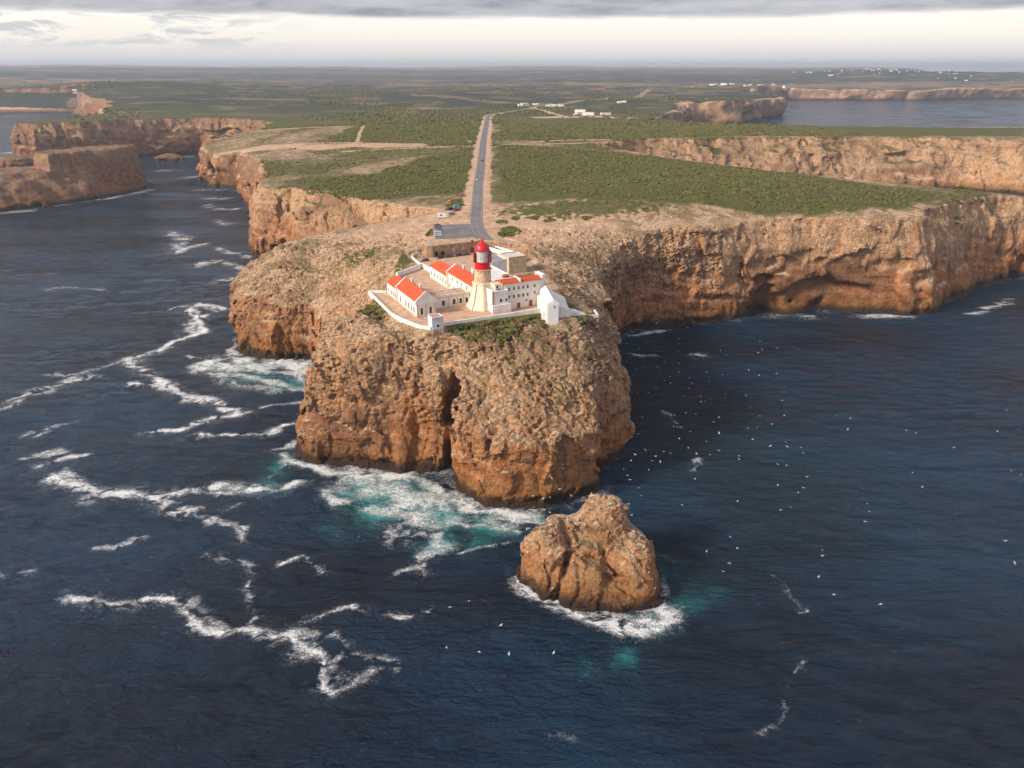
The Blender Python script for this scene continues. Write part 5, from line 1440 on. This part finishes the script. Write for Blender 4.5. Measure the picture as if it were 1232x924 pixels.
# paved courts
cy = [spot(*p)[:2] for p in [(-36.9, 4.5), (-33.0, -13.5), (-30.0, -18.0), (-24.8, -16.2), (16.2, -18.8), (20.5, -19.0), (24.4, -9.0), (26, 36), (42, 66), (48, 90), (2.8, 90), (1.0, 72), (-16.2, 60), (-19, 40), (-35.8, 39.6)]]
mb = MB(); n = len(cy)
bmx = bmesh.new()
f_ = bmx.faces.new([bmx.verts.new((p[0], p[1], Z0 + 0.05)) for p in cy])
bmesh.ops.triangulate(bmx, faces=[f_])
bmesh.ops.recalc_face_normals(bmx, faces=bmx.faces)
me = bpy.data.meshes.new("courtyard_paving"); bmx.to_mesh(me); bmx.free(); me.materials.append(PAVING)
tag(place("courtyard_paving", me), "reddish paved courts of the lighthouse station", 'paving', kind='structure')


# ------------------------------------------------------------------ road and car park
def make_asphalt():
    m, nt = material("worn_asphalt")
    pos = nt.position()
    a = nt.noise(pos, 0.12, 5.0, 0.6); b = nt.noise(pos, 2.5, 3.0, 0.6)
    c = nt.mix(nt.ramp(a, 0.3, 0.7), (0.150, 0.142, 0.150), (0.225, 0.212, 0.215))
    c = nt.mix(nt.math('MULTIPLY', nt.ramp(b, 0.4, 0.7), 0.3), c, (0.10, 0.095, 0.10))
    surface(nt, c, 0.9, nt.bump(b, 0.2, 0.05), 0.2)
    return m


ASPHALT = make_asphalt()
LINE_PAINT = simple_mat("worn_road_paint", (0.40, 0.385, 0.37), 0.8, 0.2, 0.5)


def dense(pts, step):
    out = []
    for (ax, ay), (bx, by) in zip(pts[:-1], pts[1:]):
        n = max(1, int(math.hypot(bx - ax, by - ay) / step))
        out += [(ax + (bx - ax) * i / n, ay + (by - ay) * i / n) for i in range(n)]
    out.append(pts[-1])
    a = np.array(out)
    for _ in range(6):
        a[1:-1] = (a[:-2] + 2 * a[1:-1] + a[2:]) / 4
    return a


def ribbon(name, pts, width, lift, mat, step=5.0, off=0.0, dash=None):
    a = dense(pts, step)
    d = np.gradient(a, axis=0); d /= np.linalg.norm(d, axis=1)[:, None]
    nn = np.stack([-d[:, 1], d[:, 0]], 1)
    a = a + nn * off
    cols = 3 if width > 2 else 2
    ts = np.linspace(-0.5, 0.5, cols)
    P = np.concatenate([a + nn * width * q for q in ts])
    z = main_height(P[:, 0], P[:, 1]) + lift + 0.00018 * np.clip(P[:, 1] - 600, 0, 3000)
    v = np.column_stack([P, z]); n = len(a)
    ii = np.arange(n - 1)
    if dash:
        s = np.concatenate([[0], np.cumsum(np.linalg.norm(np.diff(a, axis=0), axis=1))])
        ii = ii[(s[:-1] % dash[0]) < dash[1]]
    q = np.concatenate([np.stack([c * n + ii, c * n + ii + 1, (c + 1) * n + ii + 1, (c + 1) * n + ii], 1)[:, ::-1] for c in range(cols - 1)])
    return mesh_np(name, v, q, mat)


tag(ribbon("road", ROAD, 7.6, 0.16, ASPHALT), "straight grey asphalt road running from the lighthouse inland", 'road', kind='structure')
tag(ribbon("side_road", LANE, 5.5, 0.20, simple_mat("pale_gravel", (0.50, 0.40, 0.31), 0.95, 0.15, 0.1)), "pale lane branching off the road to the far white houses", 'road', kind='structure')
tag(ribbon("road_marking", ROAD[2:16], 0.22, 0.175, LINE_PAINT, 2.0, 0.0, (8.0, 4.0)), "dashed white centre line of the road", 'road marking', kind='structure')
tag(ribbon("road_marking", ROAD[2:16], 0.20, 0.175, LINE_PAINT, 4.0, 3.4), "white edge line on the left side of the road", 'road marking', kind='structure')
tag(ribbon("road_marking", ROAD[2:16], 0.20, 0.175, LINE_PAINT, 4.0, -3.4), "white edge line on the right side of the road", 'road marking', kind='structure')

A_, B_, C_, D_ = np.array((-47.0, 442.0)), np.array((-24.6, 442.0)), np.array((-18.6, 405.0)), np.array((-42.5, 406.0))
gx = np.linspace(0, 1, 13); U, V = np.meshgrid(gx, gx, indexing='ij'); U = U.ravel()[:, None]; V = V.ravel()[:, None]
P = (A_ * (1 - U) + B_ * U) * (1 - V) + (D_ * (1 - U) + C_ * U) * V
v = np.column_stack([P, main_height(P[:, 0], P[:, 1]) + 0.12])
ii = (np.arange(12)[:, None] * 13 + np.arange(12)[None]).ravel()
tag(mesh_np("car_park", v, np.stack([ii, ii + 1, ii + 14, ii + 13], 1), ASPHALT), "grey asphalt car park left of the road behind the fort", 'car park', kind='structure')


def ground_z(x, y):
    return float(main_height(np.array([x]), np.array([y]))[0])


# ------------------------------------------------------------------ vehicles
GLASS = simple_mat("tinted_car_glass", (0.02, 0.022, 0.025), 0.08, 0.05, 1.0, 0.6)
TYRE = simple_mat("black_tyre_rubber", (0.02, 0.02, 0.02), 0.8, 0.1)
RIM = simple_mat("alloy_rim", (0.45, 0.45, 0.46), 0.35, 0.05, 1.0, 0.5, metallic=0.8)
LAMP = simple_mat("clear_headlight", (0.75, 0.75, 0.72), 0.15, 0.03)
PLASTIC = simple_mat("black_plastic_trim", (0.03, 0.03, 0.03), 0.6, 0.1)
PAINTS = {}


def paint(col):
    if col not in PAINTS:
        PAINTS[col] = simple_mat("car_paint", col, 0.25, 0.03, 0.5, 0.5)
    return PAINTS[col]


def profile_body(pts, hw):
    """pts: (x, z, half width factor) round the side outline"""
    n = len(pts)
    vs = [(x, -hw * k, z) for x, z, k in pts] + [(x, hw * k, z) for x, z, k in pts]
    return MB().add(vs, [tuple(range(n)), tuple(range(2 * n - 1, n - 1, -1))] + [(i, n + i, n + (i + 1) % n, (i + 1) % n) for i in range(n)])


def quad_plate(mb, c, t=0.02):
    """thin glass plate through four corners"""
    a = [Vector(p) for p in c]
    nrm = (a[1] - a[0]).cross(a[2] - a[0]).normalized() * t
    vs = [p - nrm for p in a] + [p + nrm for p in a]
    return mb.add(vs, [(3, 2, 1, 0), (4, 5, 6, 7), (0, 1, 5, 4), (1, 2, 6, 5), (2, 3, 7, 6), (3, 0, 4, 7)])


SHAPES = {
    # lower body, cabin, half width, axle positions, wheel radius
    'car': dict(body=[(-2.1, 0.32, 1), (2.1, 0.32, 1), (2.15, 0.62, .96), (1.95, 0.78, .93), (0.95, 0.92, .95), (-1.85, 0.95, .95), (-2.12, 0.85, .95), (-2.15, 0.5, .98)],
                cabin=[(0.95, 0.92, .95), (0.25, 1.42, .78), (-1.35, 1.44, .78), (-1.9, 0.95, .95)], hw=0.88, ax=(1.3, -1.3), wr=0.32),
    'van': dict(body=[(-2.4, 0.36, 1), (2.4, 0.36, 1), (2.45, 0.8, .97), (2.0, 1.05, .96), (-2.4, 1.1, 1)],
                cabin=[(2.0, 1.05, .96), (1.35, 1.85, .86), (-2.3, 1.95, .88), (-2.4, 1.1, 1)], hw=0.97, ax=(1.5, -1.5), wr=0.35),
    'camper': dict(body=[(-3.1, 0.42, 1), (3.1, 0.42, .95), (3.15, 0.95, .93), (2.5, 1.2, .95), (-3.1, 1.25, 1)],
                   cabin=[(2.5, 1.2, .95), (1.95, 1.95, .97), (2.3, 2.1, 1), (1.9, 2.8, .97), (-3.0, 2.85, .98), (-3.1, 1.25, 1)], hw=1.1, ax=(1.9, -1.8), wr=0.36)}
_car = {}


def vehicle(kind, x, y, rz, col, label, cat='car', group='cars and vans parked beside the road and fort', name=None):
    s = SHAPES[kind]
    if kind not in _car:
        hw = s['hw']
        body = profile_body(s['body'], hw).mesh('body', paint(col), smooth=False)
        cab = profile_body(s['cabin'], hw).mesh('cabin', paint(col))
        c = s['cabin']
        def P(i, side, k=1.0): return Vector((c[i][0], side * hw * c[i][2] * k, c[i][1]))
        gl = []
        def inset(q, f=0.12):
            m_ = sum(q, Vector()) / 4
            return [p + (m_ - p) * f for p in q]
        top_f = 1 if kind != 'camper' else 1
        gl.append(('windscreen', inset([P(0, -1), P(0, 1), P(top_f, 1), P(top_f, -1)])))
        if kind != 'camper':
            gl.append(('rear_window', inset([P(3, 1), P(3, -1), P(2, -1), P(2, 1)], 0.2)))
            for sd_ in (-1, 1):
                gl.append(('side_window', inset([P(0, sd_) + Vector((-.25, 0, 0)), P(3, sd_), P(2, sd_), P(1, sd_)], 0.14)))
        else:
            for sd_ in (-1, 1):
                b0 = Vector((-1.6, sd_ * hw, 1.6)); gl.append(('side_window', [b0, b0 + Vector((1.6, 0, 0)), b0 + Vector((1.6, 0, .7)), b0 + Vector((0, 0, .7))]))
        glm = []
        for nm, q in gl:
            glm.append((nm, quad_plate(MB(), q, 0.03).mesh(nm, GLASS)))
        r = s['wr']
        wm = MB().lathe([(r * .8, -0.11), (r, -0.08), (r, 0.08), (r * .8, 0.11)], 16).mesh('wheel', TYRE)
        rm = MB().lathe([(r * .6, -0.12), (r * .6, 0.12)], 12).mesh('rim', RIM)
        for m_ in (wm, rm):
            for vtx in m_.vertices: vtx.co = (vtx.co.x, vtx.co.z, vtx.co.y)
            m_.flip_normals()
        xf = s['body'][1][0]
        hm = MB().box(-0.03, 0.06, -0.2, 0.2, -0.07, 0.07).mesh('headlight', LAMP)
        bm_ = MB().box(-0.06, 0.08, -hw * .9, hw * .9, -0.08, 0.08).mesh('bumper', PLASTIC)
        _car[kind] = (body, cab, glm, wm, rm, hm, bm_, xf)
    body, cab, glm, wm, rm, hm, bm_, xf = _car[kind]
    z = ground_z(x, y) + 0.14
    root = empty(name or {'car': 'parked_car', 'van': 'parked_van', 'camper': 'camper_van'}[kind], (x, y, z), rz)
    tag(root, label, cat, group)
    for nm, me_ in (('body', body), ('cabin', cab)):
        o = place(nm, me_, root)
        o.material_slots[0].link = 'OBJECT'; o.material_slots[0].material = paint(col)
    for nm, me_ in glm:
        place(nm, me_, root)
    for ax in s['ax']:
        for sd_ in (-1, 1):
            wl = place('wheel', wm, root, (ax, sd_ * (s['hw'] - 0.08), s['wr'])); place('rim', rm, wl)
    for sd_ in (-1, 1):
        place('headlight', hm, root, (xf + 0.02, sd_ * s['hw'] * .68, 0.62 if kind == 'car' else 0.78))
    place('bumper', bm_, root, (xf, 0, 0.42))
    return root


vehicle('camper', -43.8, 464.5, rad(8), (0.80, 0.80, 0.79), "white camper van parked beside the dusty verge left of the road", 'camper van')
vehicle('car', -38.6, 473.6, rad(20), (0.17, 0.20, 0.19), "dark grey green car parked just behind the white camper van")
vehicle('van', -40.4, 490.0, rad(25), (0.035, 0.05, 0.11), "navy blue van in the roadside row beyond the camper van", 'van')
vehicle('van', -37.0, 496.5, rad(25), (0.33, 0.58, 0.60), "pale turquoise van in the roadside row beyond the navy van", 'van')
vehicle('car', -36.6, 486.2, rad(30), (0.26, 0.06, 0.07), "maroon car parked on the road side of the navy and turquoise vans")
vehicle('car', -34.2, 504.5, rad(25), (0.05, 0.12, 0.10), "dark green car at the far end of the roadside row")
vehicle('car', -35.6, 541.5, rad(15), (0.50, 0.05, 0.06), "red car parked alone on the verge farther up the road")
vehicle('van', -43.4, 513.5, rad(95), (0.80, 0.34, 0.03), "bright orange van standing in the scrub behind the roadside row", 'van')
row = [(-45.0, 440.2, (0.05, 0.06, 0.09), "dark blue car at the back end of the car park row"), (-44.6, 436.2, (0.10, 0.10, 0.11), "charcoal car in the car park row beside the dark blue car"), (-44.2, 432.2, (0.27, 0.07, 0.09), "wine red car in the middle of the car park row"), (-43.8, 428.0, (0.16, 0.10, 0.12), "dark plum car next to the wine red car in the car park row"),
       (-43.3, 423.6, (0.76, 0.76, 0.76), "white car in the car park row, beyond the silver car"), (-42.6, 418.9, (0.50, 0.55, 0.58), "silver car in the car park row"), (-41.9, 414.4, (0.60, 0.66, 0.68), "pale bluish car at the near end of the car park row")]
for x, y, col, lab in row:
    vehicle('car', x, y, rad(172 if col[0] < 0.3 else 8), col, lab)
for i, (a, b, col, lab) in enumerate([(15.5, 85.0, (0.05, 0.05, 0.06), "black car parked under the fort wall, leftmost of the fort row"), (20.5, 85.1, (0.09, 0.10, 0.12), "slate car parked under the fort wall, second from the left"), (25.6, 85.0, (0.06, 0.06, 0.07), "soot grey car parked in the middle of the fort row"),
                                      (30.4, 85.2, (0.12, 0.12, 0.12), "dark grey car parked at the right end of the fort row"), (6.0, 83, (0.16, 0.09, 0.13), "dark purple car parked inside the wall at the fort's left end")]):
    p = spot(a, b)
    vehicle('car', p[0], p[1], TH + rad(4 if i % 2 else 184), col, lab)
vehicle('car', -28.9, 619.0, rad(-91), (0.80, 0.80, 0.80), "white car driving on the road towards the lighthouse", 'car', 'vehicles driving on the road', 'moving_car')
vehicle('car', -29.2, 746.0, rad(89), (0.03, 0.03, 0.035), "black car driving inland far up the road", 'car', 'vehicles driving on the road', 'moving_car')
vehicle('van', -51.0, 930.0, rad(10), (0.82, 0.82, 0.82), "white van parked by the track left of the distant road", 'van')

# ------------------------------------------------------------------ people
def skin_mesh(name, pts, edges, radii, mat, sub=1, root=0):
    me_ = bpy.data.meshes.new(name); me_.from_pydata(pts, edges, []); me_.update()
    ob = bpy.data.objects.new(name + "_source", me_); COL.objects.link(ob)
    ob.modifiers.new("skin", 'SKIN')
    for i, r in enumerate(radii):
        sv = me_.skin_vertices[0].data[i]; sv.radius = r if isinstance(r, tuple) else (r, r); sv.use_root = i == root
    s_ = ob.modifiers.new("sub", 'SUBSURF'); s_.levels = sub
    dg = bpy.context.evaluated_depsgraph_get()
    res = bpy.data.meshes.new_from_object(ob.evaluated_get(dg))
    bpy.data.objects.remove(ob)
    res.materials.clear(); res.materials.append(mat)
    res.polygons.foreach_set('use_smooth', [True] * len(res.polygons))
    return res


def person_material(shirt, trousers):
    m, nt = material("clothes_and_skin")
    sp_ = nt.n('ShaderNodeSeparateXYZ'); nt.t.links.new(nt.n('ShaderNodeTexCoord').outputs['Object'], sp_.inputs[0])
    c = nt.mix(nt.ramp(sp_.outputs['Z'], 0.90, 0.92, smooth=False), trousers, shirt)
    c = nt.mix(nt.ramp(sp_.outputs['Z'], 1.46, 1.48, smooth=False), c, (0.50, 0.30, 0.21))
    surface(nt, c, 0.8)
    return m


J = [(0, 0, .95), (0, 0, 1.2), (0, .0, 1.42), (0, 0.0, 1.52), (0, 0.02, 1.66), (-.10, 0, .88), (-.11, .08, .48), (-.12, -.02, .06), (-.12, .12, .04), (.10, 0, .88), (.11, -.06, .48), (.12, -.16, .07), (.12, -.02, .04),
     (-.19, 0, 1.40), (-.25, -.03, 1.12), (-.25, .06, .86), (.19, 0, 1.40), (.25, .02, 1.12), (.25, .12, .88)]
Ed = [(0, 1), (1, 2), (2, 3), (3, 4), (0, 5), (5, 6), (6, 7), (7, 8), (0, 9), (9, 10), (10, 11), (11, 12), (2, 13), (13, 14), (14, 15), (2, 16), (16, 17), (17, 18)]
Rd = [(.15, .11), (.14, .10), (.15, .10), .055, .10, .085, .06, .045, .04, .085, .06, .045, .04, .055, .042, .035, .055, .042, .035]
HAIR = simple_mat("dark_hair", (0.05, 0.03, 0.02), 0.8)
hair_me = MB().lathe([(0.11, 1.66), (0.112, 1.72), (0.085, 1.79), (0.03, 1.82)], 12).mesh('hair', HAIR, smooth=True)
clothes = [("white shirt", (.7, .7, .68), "dark trousers", (.03, .03, .05)), ("black jacket", (.03, .03, .03), "blue jeans", (.06, .09, .18)), ("red jacket", (.5, .04, .04), "dark trousers", (.03, .03, .05)), ("blue jacket", (.05, .1, .3), "beige trousers", (.35, .28, .2))]
pm_ = [skin_mesh("person_body", J, Ed, Rd, person_material(c[1], c[3])) for c in clothes]
walkers = [(-27.5, 462.5, 0, "on the sand by the car park, left of the road"), (-26.7, 463.4, 1, "walking left of the road near the camper van"), (-28.3, 466.5, 2, "standing between the road and the camper van"), (-11.0, 478, 1, "on the pale verge right of the road"), (-9.6, 479, 3, "on the pale verge right of the road"),
           (-7.4, 477, 0, "right of the road, near the low bushes"), (-57.0, 415.5, 1, "alone on the sand left of the car park"), (-31, 424, 2, "crossing the asphalt car park"), (-29.5, 422.5, 0, "crossing the asphalt car park"), (-66, 440, 3, "on the sandy ground near the left cliff edge"), (-20.0, 668, 2, "walking along the right verge of the far road")]
for x, y, k, where in walkers:
    o = place("person", pm_[k], None, (x, y, ground_z(x, y) + 0.05), random.uniform(0, 6))
    tag(o, f"person in {clothes[k][0]} {where}", 'person', 'people around the car park')
    place("hair", hair_me, o)

# ------------------------------------------------------------------ gulls
def gull_material():
    m, nt = material("white_feathers")
    sp_ = nt.n('ShaderNodeSeparateXYZ'); nt.t.links.new(nt.n('ShaderNodeTexCoord').outputs['Object'], sp_.inputs[0])
    ax_ = nt.math('ABSOLUTE', sp_.outputs['X'])
    c = nt.mix(nt.ramp(ax_, 0.12, 0.3), (0.86, 0.85, 0.82), (0.66, 0.66, 0.66))
    c = nt.mix(nt.ramp(ax_, 0.60, 0.66), c, (0.05, 0.05, 0.05))
    surface(nt, c, 0.7)
    return m


FEATHER = gull_material()


def gull_mesh(lift, name='gull_body'):
    pts = [(0, -.26, 0), (0, -.12, .01), (0, .05, .0), (0, .18, .03), (0, .25, .045), (0, .31, .04), (-.10, .06, .03), (-.38, .10, lift), (-.70, -.06, lift * .6), (.10, .06, .03), (.38, .10, lift), (.70, -.06, lift * .6), (0, -.36, 0)]
    ed = [(12, 0), (0, 1), (1, 2), (2, 3), (3, 4), (4, 5), (2, 6), (6, 7), (7, 8), (2, 9), (9, 10), (10, 11)]
    rd = [(.04, .03), (.075, .07), (.085, .08), (.06, .06), (.05, .05), (.012, .012), (.10, .03), (.085, .018), (.02, .008), (.10, .03), (.085, .018), (.02, .008), (.06, .01)]
    return skin_mesh(name, pts, ed, rd, FEATHER, 1, 2)


gulls = [gull_mesh(0.16), gull_mesh(0.03), gull_mesh(-0.06), gull_mesh(0.26)]


def perched_mesh():
    pts = [(0, -.26, .16), (0, -.12, .18), (0, .05, .22), (0, .12, .30), (0, .16, .38), (0, .24, .37), (-.03, .0, .12), (-.03, .02, .0), (.03, .0, .12), (.03, .02, .0)]
    ed = [(0, 1), (1, 2), (2, 3), (3, 4), (4, 5), (1, 6), (6, 7), (1, 8), (8, 9)]
    rd = [(.03, .02), (.08, .07), (.09, .09), .05, .05, .012, .012, .008, .012, .008]
    return skin_mesh('perched_gull', pts, ed, rd, FEATHER, 1, 2)


flock = [((38, 150), (215, 400), 128, "white gull flying over the dark sea right of the headland and stack", "gulls circling right of the rocks"),
         ((55, 240), (165, 300), 42, "white gull gliding over open water in the lower right", "gulls over the open right water"),
         ((-20, 40), (138, 178), 10, "white gull skimming the dark water in front of the sea stack", "gulls in front of the stack"),
         ((40, 130), (375, 440), 30, "white gull below the long right cliff", "gulls below the right cliff"),
         ((-8, 34), (208, 226), 14, "white gull flying between the headland foot and the sea stack", "gulls between headland and stack")]
r2 = random.Random(21)
for (xa, xb), (ya, yb), n, lab, grp in flock:
    for i in range(n):
        f = r2.random() ** 1.5 if 'right of the headland' in lab else r2.random()
        y = r2.uniform(ya, yb)
        x = xa + (xb - xa) * f * (0.6 + 0.4 * (y - ya) / (yb - ya))
        s_ = r2.uniform(0.8, 1.2)
        o = place("gull", r2.choice(gulls), None, (x, y, 2 + 16 * r2.random() ** 1.6), r2.uniform(0, 6.28), (s_, s_, s_))
        o.rotation_euler = (r2.uniform(-.2, .2), r2.uniform(-.6, .6), r2.uniform(0, 6.28))
        tag(o, lab, 'gull', grp)
# gulls sitting on the stack and on the low ledges of the headland
pg = perched_mesh()
dg = bpy.context.evaluated_depsgraph_get(); dg.update()
perch = [((4, 44), (174, 204), 32, "white gull perched on the sea stack", "gulls perched on the stack"), ((-6, 46), (229, 262), 22, "white gull perched on the headland's low right slope", "gulls perched on the headland")]
for (xa, xb), (ya, yb), n, lab, grp in perch:
    got = 0
    while got < n:
        x, y = r2.uniform(xa, xb), r2.uniform(ya, yb)
        hit, loc_, nr, _, ob, _ = scene.ray_cast(dg, Vector((x, y, 90)), Vector((0, 0, -1)))
        if hit and ob.name.startswith('haze'):
            hit, loc_, nr, _, ob, _ = scene.ray_cast(dg, Vector((x, y, 90)) , Vector((0, 0, -1)), distance=100)
        got += 1
        if not hit or loc_.z < 3: continue
        o = place("gull", pg, None, (loc_.x, loc_.y, loc_.z - 0.02), r2.uniform(0, 6.28), (1.35,) * 3)
        tag(o, lab, 'gull', grp)

# ------------------------------------------------------------------ far houses and turbines
HOUSE_WHITE = simple_mat("far_white_wall", (0.80, 0.78, 0.74), 0.8, 0.05)
HOUSE_ROOF = simple_mat("far_roof", (0.45, 0.20, 0.13), 0.8, 0.1)


def house_mesh(w_, d_, h, r):
    wl = MB().box(-w_ / 2, w_ / 2, -d_ / 2, d_ / 2, -4, h)
    rf = MB().add([(-w_ / 2 - .4, -d_ / 2 - .4, h), (w_ / 2 + .4, -d_ / 2 - .4, h), (w_ / 2 + .4, d_ / 2 + .4, h), (-w_ / 2 - .4, d_ / 2 + .4, h), (-w_ / 2 - .4, 0, h + r), (w_ / 2 + .4, 0, h + r)],
                  [(3, 2, 1, 0), (0, 1, 5, 4), (2, 3, 4, 5), (1, 2, 5), (3, 0, 4)])
    return wl.mesh('house_wall', HOUSE_WHITE), rf.mesh('roof', HOUSE_ROOF), rf.mesh('roof', HOUSE_WHITE)


kinds = [house_mesh(14, 9, 5, 2.2), house_mesh(22, 10, 6.5, 1.0), house_mesh(10, 9, 6, 2.0), house_mesh(30, 12, 8, 0.8)]
villages = [((20, 130), (1890, 2010), 13, 0.62, "low white house among the cluster where the road bends", "white houses at the road bend"),
            ((95, 190), (1480, 1600), 7, 0.6, "white house on the pale slope above the near bay", "houses above the near bay"),
            ((200, 340), (2000, 2250), 3, 0.6, "white house standing apart beyond the road bend", "houses beyond the road bend"),
            ((1000, 1330), (3650, 4100), 14, 0.9, "pale building above the far bay's beach", "buildings above the far beach"),
            ((2350, 3550), (5900, 6700), 48, 0.8, "white house of the hillside village at the far bay", "village on the far hill"),
            ((2900, 5200), (4700, 6000), 32, 0.75, "white house scattered along the far right coast", "houses along the far right coast")]
for (xa, xb), (ya, yb), n, sc, lab, grp in villages:
    for i in range(n):
        x, y = r2.uniform(xa, xb), r2.uniform(ya, yb)
        k = r2.choice(kinds)
        s_ = sc * r2.uniform(0.7, 1.25)
        o = place("house", k[0], None, (x, y, ground_z(x, y)), r2.uniform(-0.6, 0.6), (s_, s_, s_ * 0.9))
        tag(o, lab, 'house', grp)
        place("roof", k[1] if r2.random() < 0.35 else k[2], o)
o = place("hermitage", kinds[2][0], None, (-1421, 2560, ground_z(-1421, 2560)), 0.4, (1.2, 1.2, 1.2)); place("roof", kinds[2][2], o)
tag(o, "lone small white building on the hilltop above the far left beach", 'house')

TURB = simple_mat("white_turbine_paint", (0.8, 0.8, 0.8), 0.5, 0.02)
mast = MB().lathe([(2.6, -5), (1.4, 78)], 12).mesh('tower', TURB); nac = MB().box(-2, 2, -4, 5, 76, 80).mesh('nacelle', TURB)
blade = MB().prism([(-1.3, -0.4), (1.3, -0.4), (1.0, 0.4), (-1.0, 0.4)], 1.5, 36, [(-.3, -.15), (.3, -.15), (.25, .15), (-.25, .15)]).mesh('blade', TURB)
for i, (px_, py_) in enumerate([(-4900, 10400), (-4800, 10500), (-3300, 10600), (-2000, 11000), (-1700, 11200), (-1350, 11000), (-1000, 11300), (-780, 11000), (300, 11400)]):
    o = empty("wind_turbine", (px_, py_, ground_z(px_, py_)), 0)
    tag(o, "white wind turbine on the far skyline" if i > 1 else "white wind turbine of the close pair on the left skyline", 'wind turbine', 'wind turbines on the skyline' if i > 1 else 'pair of turbines on the left skyline')
    place('tower', mast, o); place('nacelle', nac, o)
    for k in range(3):
        b_ = place('blade', blade, o, (0, -4.6, 78)); b_.rotation_euler = (0, rad(120 * k + 23 * i), 0)

# ------------------------------------------------------------------ scrub: too many plants to count
def scrub(name, x, y, size, squash, label, mat, seed):
    r = np.random.default_rng(seed)
    n = len(x)
    bm_ = bmesh.new(); bmesh.ops.create_icosphere(bm_, subdivisions=1, radius=1.0)
    bv = np.array([v_.co[:] for v_ in bm_.verts], np.float32); bf = np.array([[v_.index for v_ in f.verts] for f in bm_.faces], np.int32); bm_.free()
    z = main_height(x, y)
    jit = r.uniform(0.55, 1.35, (n, len(bv))).astype(np.float32)
    V = bv[None] * jit[:, :, None] * size[:, None, None]
    V[:, :, 0] *= r.uniform(0.8, 1.5, n)[:, None]; V[:, :, 2] *= squash
    V[:, :, 0] += x[:, None]; V[:, :, 1] += y[:, None]; V[:, :, 2] += (z + 0.12 * size)[:, None]
    F_ = bf[None] + (np.arange(n) * len(bv))[:, None, None]
    tone = np.repeat(r.random(n), len(bv))
    o = mesh_np(name, V.reshape(-1, 3), F_.reshape(-1, 3), mat, smooth=False, attrs={'tone': tone})
    return tag(o, label, 'scrub', kind='stuff')


m_scrub, nt = material("scrub_leaves")
tone = nt.attr('tone'); pos = nt.position()
ram = nt.n('ShaderNodeValToRGB'); nt.put(ram.inputs[0], tone)
e0 = ram.color_ramp.elements
e0[0].position = 0.0; e0[0].color = (0.048, 0.064, 0.014, 1); e0[1].position = 1.0; e0[1].color = (0.20, 0.135, 0.058, 1)
e = ram.color_ramp.elements.new(0.38); e.color = (0.125, 0.136, 0.036, 1)
e = ram.color_ramp.elements.new(0.68); e.color = (0.175, 0.160, 0.055, 1)
surface(nt, nt.mix(nt.ramp(nt.noise(pos, 1.3, 4.0, 0.7), 0.35, 0.65), nt.mix(0.45, ram.outputs[0], (0.03, 0.036, 0.010)), ram.outputs[0]), 0.9, None, 0.1)


def scatter(n, xa, xb, ya, yb, thr, seed):
    r = np.random.default_rng(seed)
    x = r.uniform(xa, xb, n); y = r.uniform(ya, yb, n)
    sdv_ = signed_distance(MAINLAND, x, y)
    vg_, sn__ = ground_cover(x, y, sdv_)
    keep = (sdv_ > 4) & (r.random(n) < np.clip((vg_ - thr) * 2.0, 0, 1) * np.maximum(0.12, ss(-0.38, 0.05, perlin(x / 24, y / 70, 0 * x, 92) + 0.5 * perlin(x / 8, y / 18, 0 * x, 93)))) & (line_distance(ROAD, x, y) > 8) & (signed_distance(STATION, x, y) < -0.5)
    return x[keep], y[keep]


xs_, ys_ = scatter(190000, -400, 480, 462, 1240, 0.42, 5)
r = np.random.default_rng(8)
scrub("scrub", xs_, ys_, (0.42 + 0.85 * r.random(len(xs_)) ** 2) * (1 + (ys_ - 470) / 900), 0.55, "low green and brown scrub covering the plateau on both sides of the road", m_scrub, 9)
xs_, ys_ = scatter(30000, -130, 75, 225, 460, 0.42, 6)
front = (ys_ < 300)
scrub("scrub", xs_, ys_, (0.3 + 0.55 * np.random.default_rng(9).random(len(xs_)) ** 2) * np.where(front, 1.7, 1.0), 0.8, "green bushes on the slopes just outside the station walls", m_scrub, 10)

# bushes and small trees dotted over the far plain
r = np.random.default_rng(31)
n_ = 90000
ys_ = 1240 + 3000 * r.random(n_) ** 1.5
xs_ = ys_ * r.uniform(-0.80, 0.80, n_)
keep = (signed_distance(MAINLAND, xs_, ys_) > 12) & (r.random(n_) < ss(-0.15, 0.45, fbm(xs_ / 260, ys_ / 420, 0 * xs_, 3, 101))) & (line_distance(ROAD, xs_, ys_) > 9) & (line_distance(LANE, xs_, ys_) > 8)
xs_, ys_ = xs_[keep], ys_[keep]
scrub("far_scrub", xs_, ys_, (1.0 + 2.6 * r.random(len(xs_)) ** 3) * (1 + (ys_ - 1240) / 4500), 0.7, "dark bushes and small trees dotted over the far plain beyond the second bay", m_scrub, 12)
